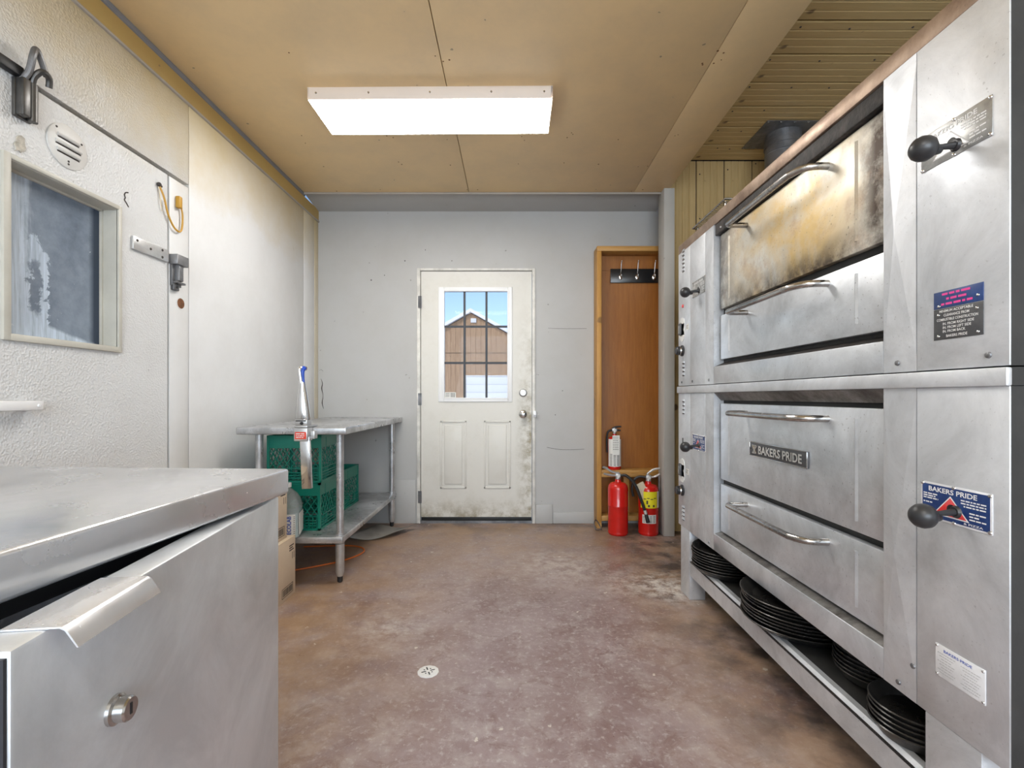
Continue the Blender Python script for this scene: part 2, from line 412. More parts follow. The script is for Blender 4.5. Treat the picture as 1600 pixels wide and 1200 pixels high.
def text(name, body, M, w, h, material, parent, bold=.0, extrude=.0, rot=0, local=False):
    """flat lettering, lower-left corner at M's origin, fitted to w x h"""
    cu = bpy.data.curves.new('lettering', 'FONT'); cu.body = body; cu.size = 1; cu.offset = bold; cu.extrude = extrude; cu.resolution_u = 3
    t = bpy.data.objects.new('lettering', cu); COL.objects.link(t)
    bpy.context.view_layer.update()
    me = bpy.data.meshes.new_from_object(t.evaluated_get(bpy.context.evaluated_depsgraph_get()))
    bpy.data.objects.remove(t, do_unlink=True); bpy.data.curves.remove(cu)
    xs = [v.co.x for v in me.vertices]; ys = [v.co.y for v in me.vertices]
    S = Matrix.Diagonal((w/(max(xs)-min(xs)), h/(max(ys)-min(ys)), 1, 1)) @ Matrix.Translation((-min(xs), -min(ys), 0))
    me.transform(M @ Matrix.Rotation(rot, 4, 'Z') @ S)
    if parent and not local: me.transform(wm(parent).inverted())
    me.materials.clear(); me.materials.append(MATS[material]); me.name = name
    o = bpy.data.objects.new(name, me); COL.objects.link(o); o.parent = parent
    return o
def dashes(name, M, rows, material, parent, seed=1, local=False):
    """rows: (x, y, width, height) of fine print too small to read, drawn as word-length strokes"""
    rnd = random.Random(seed); mb = MB()
    for x, y, w, h in rows:
        u = 0
        while u < w:
            k = min(rnd.uniform(.9, 3.2)*h*1.5, w-u)
            if k > h*.4: mb.poly([M @ Vector(p) for p in ((x+u, y, 0), (x+u+k, y, 0), (x+u+k, y+h, 0), (x+u, y+h, 0))])
            u += k + h*.7
    return tag(mb.build(name, material, parent, local), kind='stuff')

# ================================================================== THE SETTING
XL, YB, ZC = -1.61, 3.936, 2.62
tag(MB().box(-1.80, 2.42, -2.45, YB+.12, -.12, 0).build('floor', 'red_concrete'), 'worn red-brown painted concrete floor', kind='structure')
# back wall around the door opening
tag(MB().box(-1.80, -.79, YB, YB+.12, 0, 2.62).box(.195, 1.40, YB, YB+.12, 0, 2.62).box(-.79, .195, YB, YB+.12, 2.118, 2.62).build('wall_back', 'wall_grey'), 'scuffed pale grey back wall around the entrance door', kind='structure')
# sloping soffit strip between ceiling edge and back wall
tag(MB().prism([(-1.61, 3.642, 2.632), (-1.61, YB, 2.590), (-1.61, YB, 2.70), (-1.61, 3.642, 2.70)], (2.81, 0, 0)).build('trim_1', 'soffit_grey'), 'grey painted soffit strip above the back wall', kind='structure')
tag(MB().box(-1.60, 1.19, 3.632, 3.646, 2.606, 2.62, .003).build('trim_2', 'ledge_grey'), 'thin white edge strip along the end of the tan ceiling', kind='structure')
# left wall: walk-in cooler panels
wl = tag(MB().box(-1.80, -1.745, -2.45, YB, 0, 2.70).build('wall_left', 'crack'), 'white walk-in cooler panel wall on the left', kind='structure')
def lp(y0, y1, z0, z1, m='panel_white'): return MB().box(-1.745, XL, y0, y1, z0, z1, .002).build('panel', m, wl)
lp(-2.45, 1.262, 0, 2.094, 'cooler_white'); lp(-2.45, 2.357, 2.106, 2.50, 'cooler_white'); lp(2.226, 2.357, 0, 2.088, 'panel_white')
lp(2.362, 3.662, 0, 2.50); lp(3.667, 3.857, 0, 2.50); lp(3.862, YB, 0, 2.50, 'panel_aged')
MB().box(-1.745, -1.64, 1.262, 2.226, 2.088, 2.106).box(-1.745, -1.64, 2.212, 2.227, 0, 2.1).build('door_gap', 'crack', wl)
tag(MB().box(-1.745, -1.606, -2.45, YB, 2.505, 2.60).build('trim_3', 'cove_yellow'), 'yellow stained board along the top of the left wall', kind='structure')
tag(MB().box(-1.745, -1.598, -2.45, YB, 2.497, 2.508, .003).build('trim_4', 'ledge_grey'), 'thin chipped ledge below the yellow stained board', kind='structure')
tag(MB().box(-1.745, -1.596, -2.45, 3.66, 2.598, 2.622, .002).build('trim_5', 'strip_blue_grey'), 'dark blue-grey strip in the left ceiling corner', kind='structure')  # narrow dark blue-grey strip where left wall and ceiling meet
# ceiling with three visible panels
ce = tag(MB().box(-1.80, 1.15, -2.45, 3.64, 2.652, 2.74).build('ceiling', 'crack'), 'tan stained panel ceiling', kind='structure')
for a, c in ((-1.745, -.3325), (-.3285, .9335), (.9365, 1.19)): MB().box(a, c, -2.45, 3.642, ZC, ZC+.03, .0015).build('ceiling_panel', 'ceiling_tan', ce)
nl = MB()
for i in range(70):
    x = random.choice((-1.3, -1.02, -.75, -.36, -.3, .05, .35, .62, .90, .97)) + random.gauss(0, .02); y = random.choice((1.2, 1.7, 2.2, 2.85, 3.2, 3.6))+random.gauss(0, .03)
    if -1.08 < x < .25 and 2.35 < y < 2.75: continue
    nl.lathe([(random.uniform(.003, .006), 0), (.002, -.0015)], (x, y, ZC), n=6)
tag(nl.build('nail_heads', 'rust', ce), kind='stuff')
tag(MB().box(1.155, 1.189, -2.45, 3.70, 2.651, 2.90).build('trim_6', 'ceiling_tan'), 'drop board closing the step up to the wooden ceiling', kind='structure')
# post between coat niche and oven alcove
tag(MB().box(1.143, 1.223, 3.56, 3.70, 0, 2.62, .003).build('trim_7', 'post_grey'), 'grey painted square post between coat niche and oven', kind='structure')
# alcove: bead-board ceiling and wall, board by board
ca = tag(MB().box(1.19, 2.42, -2.45, 3.73, 2.905, 2.98).build('ceiling_alcove', 'crack'), 'knotty pine board ceiling above the ovens', kind='structure')
P = .2285
def beadprofile(w):
    pts = [(0, 0), (.002, -.012)]; n = 4
    for k in range(1, n):
        u = w*k/n; pts += [(u-.005, -.012), (u, -.0075), (u+.005, -.012)]
    return pts + [(w-.003, -.012), (w, 0)]
pr = beadprofile(P-.013)
mbd = MB(); mbd.prism([(0, u, v) for u, v in pr], (1.17, 0, 0)); b0 = mbd.build('board', 'pine_x', ca, True, 20); b0.location = (1.19, 3.70-P, 2.905)
bme = b0.data
k = 1
while 3.70-P*(k+1) > -2.3:
    shared(bme, 'board', ca, (1.19, 3.70-P*(k+1), 2.905)); k += 1
wa = tag(MB().box(1.20, 2.42, 3.715, 3.80, 0, 2.905).build('wall_alcove', 'crack'), 'vertical pine board wall behind the ovens', kind='structure')
prv = beadprofile(.2185-.006)
b1 = MB().prism([(u, v, 0) for u, v in prv], (0, 0, 2.892)).build('board', 'pine_z', wa, True, 20); b1.location = (1.2255, 3.715, 0)
for k in range(1, 5): shared(b1.data, 'board', wa, (1.2255+.2185*k, 3.715, 0))
sc = MB()
for k in range(1, 9):
    for x in (1.45, 1.62, 1.95, 2.2):
        sc.lathe([(.006, 0), (.004, -.003)], (x+random.uniform(-.08, .08), 3.70-P*k+.03+random.uniform(0, .02), 2.893), n=6)
for k in range(5):
    for z in (2.2, 2.5, 2.82): sc.lathe([(.006, 0), (.004, .003)], (1.25+.2185*k, 3.703, z+random.uniform(-.06, .06)), (0, -1, 0), n=6)
tag(sc.build('board_screws', 'crack', ca), kind='stuff')
tag(MB().box(2.35, 2.42, -2.45, 3.73, 0, 2.98).build('wall_right', 'room_white'), 'plain wall behind the ovens', kind='structure')
tag(MB().box(-1.80, -1.2, -2.57, -2.45, 0, 2.98).box(1.8, 2.42, -2.57, -2.45, 0, 2.98).box(-1.2, 1.8, -2.57, -2.45, 0, .75).box(-1.2, 1.8, -2.57, -2.45, 2.45, 2.98).build('wall_front', 'room_white'), 'plain wall behind the viewer with an opening for the added fill light', kind='structure')
w1 = tag(MB().box(-1.2, -1.15, -2.50, -2.43, .75, 2.45).box(1.75, 1.8, -2.50, -2.43, .75, 2.45).box(-1.2, 1.8, -2.50, -2.43, .75, .80).box(-1.2, 1.8, -2.50, -2.43, 2.40, 2.45).box(.28, .32, -2.495, -2.44, .8, 2.4).build('added_window', 'frame_white'), 'added white window frame behind the viewer, around the fill light', kind='structure')  # unseen window, added to frame the fill light
MB().box(-1.15, 1.75, -2.478, -2.474, .8, 2.4).build('pane', 'glass', w1)
tag(MB().box(.34, .69, YB-.012, YB, 0, .093, .003).box(.197, .335, YB-.016, YB, 0, .157, .003).build('baseboard_back', 'wall_grey'), 'grey baseboard right of the entrance door', kind='structure')
tag(MB().box(-.985, -.80, YB-.008, YB, 0, .36, .002).build('baseboard_left', 'wall_grey'), 'low grey patch board left of the entrance door', kind='structure')

wbk = bpy.data.objects['wall_back']
def crackline(pts, r):
    MB().tube([(x, YB-.0005, z) for x, z in pts], r, 6, 3).build('crack', 'crack', wbk)
crackline([(-1.588, 1.20), (-1.575, 1.16), (-1.582, 1.12), (-1.57, 1.06), (-1.578, 1.0), (-1.565, .95)], [.001, .003, .0045, .0015, .004, .001])
crackline([(-1.60, 1.27), (-1.585, 1.275), (-1.57, 1.262)], .001)
crackline([(.30, 1.62), (.45, 1.615), (.62, 1.617)], .0012); crackline([(.29, .63), (.42, .61), (.60, .615)], .0012)
for (x, z, r) in ((-1.17, 2.02, .006), (-1.06, 2.06, .004), (-.72, 2.27, .004), (-.89, 2.18, .005), (-.5, 2.18, .004), (.42, 1.1, .004), (.36, .9, .004)):
    MB().lathe([(r, 0), (r*.6, .0015), (0, .0015)], (x, YB, z), (0, -1, 0), 7).build('nail_hole', 'crack', wbk)
# ---- entrance door
D = thing('door_1', 'dirty white entrance door with nine-pane window and two embossed panels', None, (-.30, YB, 0), kind='structure')
yf = YB+.006
MB().box(-.757, -.574, yf, yf+.044, .05, 2.093).box(-.027, .163, yf, yf+.044, .05, 2.093).box(-.574, -.027, yf, yf+.044, 1.938, 2.093).box(-.574, -.027, yf, yf+.044, .05, 1.029).build('slab', 'door_white', D)
j = MB().box(-.789, -.761, YB-.014, YB+.10, 0, 2.116, .003).box(.167, .194, YB-.014, YB+.10, 0, 2.116, .003).box(-.761, .167, YB-.014, YB+.10, 2.097, 2.116, .003)
j.build('door_frame', 'frame_white', D)
MB().box(-.761, .167, YB-.004, YB+.10, .0, .02).build('threshold', 'galvanised', D)
MB().box(-.755, .162, yf+.004, yf+.03, .02, .052, .003).build('door_sweep', 'rubber', D)
wfm = MB()
for (a, c, e, f) in ((-.612, -.566, 1.008, 1.962), (-.035, .003, 1.008, 1.962), (-.566, -.035, 1.930, 1.962), (-.566, -.035, 1.008, 1.037)): wfm.box(a, c, yf-.010, yf+.004, e, f, .004)
for (a, c, e, f) in ((-.576, -.562, 1.03, 1.94), (-.039, -.025, 1.03, 1.94), (-.566, -.035, 1.926, 1.94), (-.566, -.035, 1.03, 1.042)): wfm.box(a, c, yf-.014, yf+.03, e, f, .002)
wf = wfm.build('window_frame', 'vinyl_white', D)
MB().box(-.572, -.029, yf+.014, yf+.018, 1.031, 1.936).build('pane', 'glass', wf)
for x in (-.396, -.213): MB().box(x-.009, x+.009, yf+.006, yf+.013, 1.04, 1.928).build('muntin', 'muntin', wf)
for z in (1.635, 1.332): MB().box(-.563, -.038, yf+.004, yf+.012, z-.009, z+.009).build('muntin', 'muntin', wf)
MB().box(-.562, -.468, yf+.008, yf+.012, 1.043, 1.088).build('sticker', 'paper', wf)
st = MB()
for i in range(5): st.box(-.555, -.52, yf+.0065, yf+.0079, 1.050+i*.007, 1.052+i*.007)
for i in range(4):
    for q in range(3): st.box(-.512+q*.013, -.503+q*.013, yf+.0065, yf+.0079, 1.048+i*.0095, 1.054+i*.0095)
st.build('sticker_print', 'print_dark', wf)
for a, c in ((-.598, -.378), (-.234, -.010)):
    p = MB(); z0, z1 = .287, .852
    for (q, r, s_, t) in ((a, a+.016, z0, z1), (c-.016, c, z0, z1), (a, c, z1-.016, z1), (a, c, z0, z0+.016)): p.box(q, r, yf-.007, yf+.002, s_, t, .0035)
    p.box(a+.036, c-.036, yf-.008, yf+.002, z0+.036, z1-.036, .0075, 3)
    p.build('embossed_panel', 'door_white', D)
for z in (1.835, 1.03, .22):
    h = MB().cyl((-.764, YB-.016, z-.05), (-.764, YB-.016, z+.05), .007, 10)
    for q in (-.03, 0, .03): h.cyl((-.764, YB-.016, z+q-.001), (-.764, YB-.016, z+q+.001), .0082, 10)
    h.box(-.778, -.748, YB-.0155, YB-.0135, z-.05, z+.05); h.build('hinge', 'galvanised', D)
kx = .092
MB().lathe([(0.0, 0), (.034, 0), (.034, .006), (.029, .012), (.022, .014), (.022, .024), (.0, .024)], (kx, yf, 1.083), (0, -1, 0), 24).box(kx-.003, kx+.003, yf-.036, yf-.02, 1.068, 1.098, .001).build('deadbolt', 'aluminium', D)
MB().lathe([(0, 0), (.034, 0), (.034, .005), (.027, .011), (.014, .014), (.013, .03), (.024, .038), (.030, .050), (.028, .062), (.016, .069), (0, .070)], (kx, yf, .906), (0, -1, 0), 24).build('knob', 'chrome', D)
MB().box(.175, .200, YB-.024, YB-.013, .88, .935, .002).box(.178, .225, YB-.03, YB-.022, .898, .906, .002).cyl((.205, YB-.034, .885), (.205, YB-.034, .925), .005, 8).build('strike_latch', 'aluminium', D)

# ---- cooler door on the left wall
C = thing('door_2', 'white walk-in cooler door with smeared window', None, (XL, 1.74, 0), kind='structure')
y0, y1, z0, z1 = 1.268, 2.2125, .08, 2.087
wy0, wy1, wz0, wz1 = 1.506, 1.932, 1.247, 1.815
MB().box(-1.735, XL, y0, wy0, z0, z1).box(-1.735, XL, wy1, y1, z0, z1).box(-1.735, XL, wy0, wy1, z0, wz0).box(-1.735, XL, wy0, wy1, wz1, z1).build('slab', 'cooler_white', C)
f = MB()
for (a, c, e, g) in ((wy0-.017, wy0+.008, wz0-.017, wz1+.014), (wy1-.006, wy1+.012, wz0-.017, wz1+.014), (wy0, wy1, wz1-.004, wz1+.014), (wy0, wy1, wz0-.017, wz0+.006)): f.box(XL-.002, XL+.012, a, c, e, g, .004)
for (a, c, e, g) in ((wy0, wy0+.006, wz0, wz1), (wy1-.006, wy1, wz0, wz1), (wy0, wy1, wz1-.006, wz1), (wy0, wy1, wz0, wz0+.006)): f.box(-1.69, XL+.004, a, c, e, g)
for (a, c, e, g) in ((wy0, wy0+.014, wz0, wz1), (wy1-.014, wy1, wz0, wz1), (wy0, wy1, wz1-.014, wz1), (wy0, wy1, wz0, wz0+.014)): f.box(-1.685, -1.662, a, c, e, g, .003)
cw = f.build('window_frame', 'frame_beige', C)
MB().box(-1.682, -1.672, wy0, wy1, wz0, wz1).build('pane', 'frosted_pane', cw)
# round louvred vent plate
vy, vz, vr = 1.713, 1.953, .077
v = MB(); v.lathe([(0, 0), (vr, 0), (vr, .004), (vr-.004, .006), (0, .006)], (XL, vy, vz), (1, 0, 0), 40)
vp = v.build('vent_plate', 'vent_white', C)
for i, (z, w) in enumerate(((.028, .082), (.002, .098), (-.024, .086))):
    MB().tube([(XL+.006, vy-w/2, vz+z), (XL+.009, vy-w/2+.008, vz+z), (XL+.009, vy+w/2-.008, vz+z), (XL+.006, vy+w/2, vz+z)], .0065, 8).build('louvre', 'vent_white', vp)
    MB().box(XL+.0055, XL+.0068, vy-w/2, vy+w/2, vz+z-.011, vz+z-.005).build('slot', 'crack', vp)
for (a, c) in ((-.045, .05), (.052, .036), (.0, -.062), (.0, -.052)): MB().lathe([(.004, 0), (.003, .002)], (XL+.006, vy+a, vz+c), (1, 0, 0), 8).build('screw', 'crack', vp)
# latch strap with its catch on the jamb
lt = MB().box(XL, XL+.012, 2.00, 2.205, 1.676, 1.732, .003).build('latch_strap', 'aluminium', C)
for (a, c) in ((2.02, .013), (2.095, 0), (2.165, .016), (2.165, -.016)): MB().lathe([(.006, 0), (.005, .002)], (XL+.012, a, 1.704+c), (1, 0, 0), 10).build('screw', 'crack', lt)
k = MB().box(XL, XL+.042, 2.222, 2.30, 1.675, 1.722, .003).box(XL, XL+.012, 2.228, 2.29, 1.575, 1.68, .002).box(XL, XL+.034, 2.245, 2.275, 1.60, 1.678, .004).box(XL, XL+.03, 2.232, 2.295, 1.588, 1.598, .002)
k.box(XL, XL+.018, 2.232, 2.268, 1.555, 1.588, .003)
kk = k.build('latch_catch', 'galvanised', C)
MB().lathe([(.008, 0), (.006, .003)], (XL+.018, 2.25, 1.572), (1, 0, 0), 10).build('screw', 'black', kk)
# door closer: body on the door, hook arm reaching over the seam
dc = MB().box(XL, XL+.012, 1.522, 1.578, 1.957, 2.082, .003).box(XL, XL+.036, 1.526, 1.552, 1.962, 2.085, .005).cyl((XL+.026, 1.566, 1.957), (XL+.026, 1.566, 2.083), .0125, 16)
dcl = dc.build('door_closer', 'closer_dark', C)
MB().tube([(XL+.022, 1.535, 2.078), (XL+.04, 1.540, 2.11), (XL+.055, 1.538, 2.160), (XL+.052, 1.55, 2.187), (XL+.045, 1.572, 2.172), (XL+.044, 1.595, 2.125)], .0095, 10, 5).build('closer_hook', 'galvanised', dcl)
MB().tube([(XL+.024, 1.565, 2.08), (XL+.034, 1.562, 2.105), (XL+.05, 1.574, 2.130), (XL+.046, 1.600, 2.125), (XL+.036, 1.610, 2.10)], .0095, 10, 5).build('closer_hook', 'closer_dark', dcl)
MB().box(XL, XL+.026, 1.43, 1.54, 2.085, 2.118, .004).build('closer_bracket', 'black', dcl)
# white pull handle, near end only reaches into view
MB().box(XL+.028, XL+.046, 1.30, 1.585, 1.005, 1.037, .006).box(XL, XL+.03, 1.32, 1.35, 1.008, 1.034, .004).box(XL, XL+.03, 1.545, 1.575, 1.008, 1.034, .004).lathe([(.006, 0), (.004, .003)], (XL+.046, 1.567, 1.021), (1, 0, 0), 12).build('pull_handle', 'handle_white', C)
# scars and the rust hole in the jamb
def patch(name, cy, cz, r, m, parent, n=11, jag=.35, sx=1., th=.0015):
    pts = [(XL, cy+sx*r*(1+random.uniform(-jag, jag))*math.cos(2*PI*i/n), cz+r*(1+random.uniform(-jag, jag))*math.sin(2*PI*i/n)) for i in range(n)]
    return MB().prism(pts, (th, 0, 0)).build(name, m, parent)
patch('peeled_patch', 1.545, 1.872, .026, 'peel', C, 15, .55, .8, .004)
patch('peeled_spot', 1.541, 1.862, .007, 'crack', C, 7, .3, 1, .0036)
MB().tube([(XL, 1.986, 1.906), (XL+.001, 1.972, 1.900), (XL+.001, 1.966, 1.888), (XL+.001, 1.970, 1.878), (XL+.001, 1.966, 1.868), (XL+.001, 1.976, 1.858), (XL, 1.988, 1.846)], .0026, 6, 4).build('scratched_ring', 'crack', C)
MB().lathe([(0, 0), (.026, 0), (.026, .0012), (0, .0012)], (XL, 2.30, 1.503), (1, 0, 0), 20).build('rust_hole', 'rust', wl)
MB().lathe([(.029, 0), (.029, .002), (.025, .002)], (XL, 2.30, 1.503), (1, 0, 0), 20, False).build('hole_rim', 'vent_white', wl)

# ================================================================== CEILING LIGHT
def fixture(x0, x1, ya, yb, label, tilt=0.):
    L = thing('ceiling_light', label, 'ceiling light', ((x0+x1)/2, (ya+yb)/2, ZC), tilt)
    w = (x1-x0)/2; h = (yb-ya)/2
    fr = MB()
    for (a, c, e, g) in ((-w, w, -h, -h+.012), (-w, w, h-.012, h), (-w, -w+.012, -h, h), (w-.012, w, -h, h)): fr.box(a, c, e, g, -.062, 0, .002)
    fr.box(-w, w, -h, h, -.004, 0)
    fo = fr.build('housing', 'fixture_white', L, True)
    MB().box(-w+.004, w-.004, -h+.004, h-.004, -.0655, -.060, .002).build('diffuser', 'diffuser', L, True)
    for t in (-.93, -.5, 0, .5, .93): MB().lathe([(.006, 0), (.004, .003)], (t*w, -h, -.028), (0, -1, 0), 10).build('screw', 'chrome', fo, True)
    return L
fixture(-1.037, .208, 2.396, 2.717, 'wide flat ceiling light with glowing white diffuser over the floor', math.radians(-.6))
fixture(-1.037, .208, -.75, -.43, 'added flat ceiling light behind the viewer, for fill')  # unseen fixture, added to brighten the room

# ================================================================== OVENS
XF, XD, XR = .915, .937, 1.98
YN, YFAR = .871, 2.604
DY0, DY1 = 1.167, 2.149          # door opening along the front
def facet_strip(mb, ya, yb, za, zb, yc, zc, out=.010, hide=None):
    vs = [(XF, ya, za), (XF, yb, za), (XF, yb, zb), (XF, ya, zb), (XF-out, yc, zc)]
    mb.faces(vs, [(0, 1, 4), (1, 2, 4), (2, 3, 4), (3, 0, 4)])
def handle(door, z, mat_='handle_steel'):
    xo = .853; ya, yb = 1.405, 1.889
    pts = [(XD, ya, z), (.905, ya, z), (.875, ya+.012, z), (.857, ya+.05, z), (xo, ya+.10, z), (xo, yb-.05, z), (xo+.003, yb-.018, z), (.868, yb, z), (.90, yb, z), (XD, yb, z)]
    return MB().tube(pts, .0105, 12, 3).build('handle', mat_, door)
def oven_door(o, za, zb, zh, m, rib=True):
    d = MB().box(XD, .960, DY0+.004, DY1-.022, za, zb, .003).build('door', m, o)
    for y in (1.289, 2.045): MB().prism([(XD, y-.007, za+.03), (XD-.004, y, za+.03), (XD, y+.007, za+.03)], (0, 0, zb-za-.06)).build('rib', m, d)
    handle(d, zh)
    return d
def rivets(p, pts, x, r=.0042):
    for y, z in pts: MB().lathe([(r, 0), (r*.8, .0018), (r*.35, .0026), (0, .0026)], (x, y, z), (-1, 0, 0), 10).build('rivet', 'chrome', p)
def lever(o, y, z, ball=(.846, 0)):
    lv = MB().tube([(XF, y, z), (.885, y+.002, z-.003), (.86, y, z-.006)], [.0085, .0055, .006], 10, 4).lathe([(.014, 0), (.010, .006), (0, .006)], (XF-.001, y, z), (-1, 0, 0), 14).build('lever', 'knob_black', o)
    MB().lathe([(0, -.025), (.010, -.0232), (.018, -.018), (.0235, -.010), (.0255, 0), (.0235, .010), (.017, .018), (.010, .023), (.0075, .032), (.0055, .036)], (.846, y, z-.008), (1, 0, -.12), 24).build('knob', 'knob_black', lv)
def plate(o, ya, yb, za, zb, m, th=.0015):
    return MB().box(XF-th, XF, ya, yb, za, zb, .0006).build('name_plate', m, o)
def lever_plate(o, yfar, z0, blue):
    """15.8 x 7.9 cm plate with triangle behind the draught lever; yfar is its left edge as seen"""
    w, h = .157, .0785
    p = plate(o, yfar-w, yfar, z0, z0+h, 'plate_white' if blue else 'plate_alloy')
    X1 = XF-.0018
    def M(u, v, k=0): return OVEN_M(yfar-u, z0+v, X1-k*.0003)
    if blue:
        pts = [(.004, .004), (w-.004, .004), (w-.004, h-.004), (.004, h-.004)]
        MB().poly([OVEN_M(yfar, z0, X1) @ Vector((u, v, 0)) for u, v in pts]); q = MB(); q.poly([OVEN_M(yfar, z0, X1) @ Vector((u, v, 0)) for u, v in pts]); q.build('plate_print', 'plate_blue', p)
    ink = 'ink_white' if blue else 'ink_white'
    text('lettering', 'BAKERS PRIDE', M(.020, .060, 1), .108, .0105, ink, p, .02)
    q = MB(); q.poly([OVEN_M(yfar, z0, X1-.0003) @ Vector((u, v, 0)) for u, v in ((.030, .012), (.112, .012), (.071, .057))]); q.build('triangle_border', 'ink_white' if blue else 'plate_white', p)
    q = MB(); q.poly([OVEN_M(yfar, z0, X1-.0006) @ Vector((u, v, 0)) for u, v in ((.035, .0145), (.107, .0145), (.071, .0535))]); q.build('triangle', 'plate_red' if blue else 'plate_alloy', p)
    q = MB(); q.lathe([(.0105, 0), (.0105, .0004), (0, .0004)], (X1-.0008, yfar-.074, z0+.030), (-1, 0, 0), 16); q.build('lever_slot', 'black', p)
    rows = [(.007, .0525-i*.0048, .036-(i % 2)*.006, .0026) for i in range(3)] + [(.007, .034, .022, .0026)]
    rows += [(.094+.006*(i == 2), .0525-i*.0056, .052-.006*(i == 2), .0026) for i in range(3)] + [(.112, .030-i*.0062, .034-(i == 1)*.012, .0026) for i in range(3)]
    dashes('fine_print', OVEN_M(yfar, z0, X1-.0003), rows, ink, p, 5)
    text('lettering', '& PIZZA', M(.100, .0062, 1), .040, .0042, ink, p, .01)
    rivets(p, [(yfar-u, z0+v) for u, v in ((.004, .004), (w/2, .003), (w-.004, .004), (.004, h-.004), (w/2, h-.003), (w-.004, h-.004))], XF-.0015)
    return p
def louvres(o, y, za, n, pitch=.021, w=.028):
    lv = MB()
    for i in range(n):
        z = za+i*pitch
        lv.prism([(XF, y-w/2, z), (XF-.006, y-w/2, z+.003), (XF, y-w/2, z+.013)], (0, w, 0))
    lv.build('louvre_vent', 'oven_panel_steel', o)
    sl = MB()
    for i in range(n): sl.box(XF-.0007, XF, y-w/2, y+w/2, za+i*pitch-.005, za+i*pitch-.0003)
    sl.build('vent_slots', 'crack', o)
def screws(o, pts):
    for y, z in pts: MB().lathe([(.0065, 0), (.0055, .003), (.002, .0045), (0, .0045)], (XF, y, z), (-1, 0, 0), 12).build('screw', 'galvanised', o)

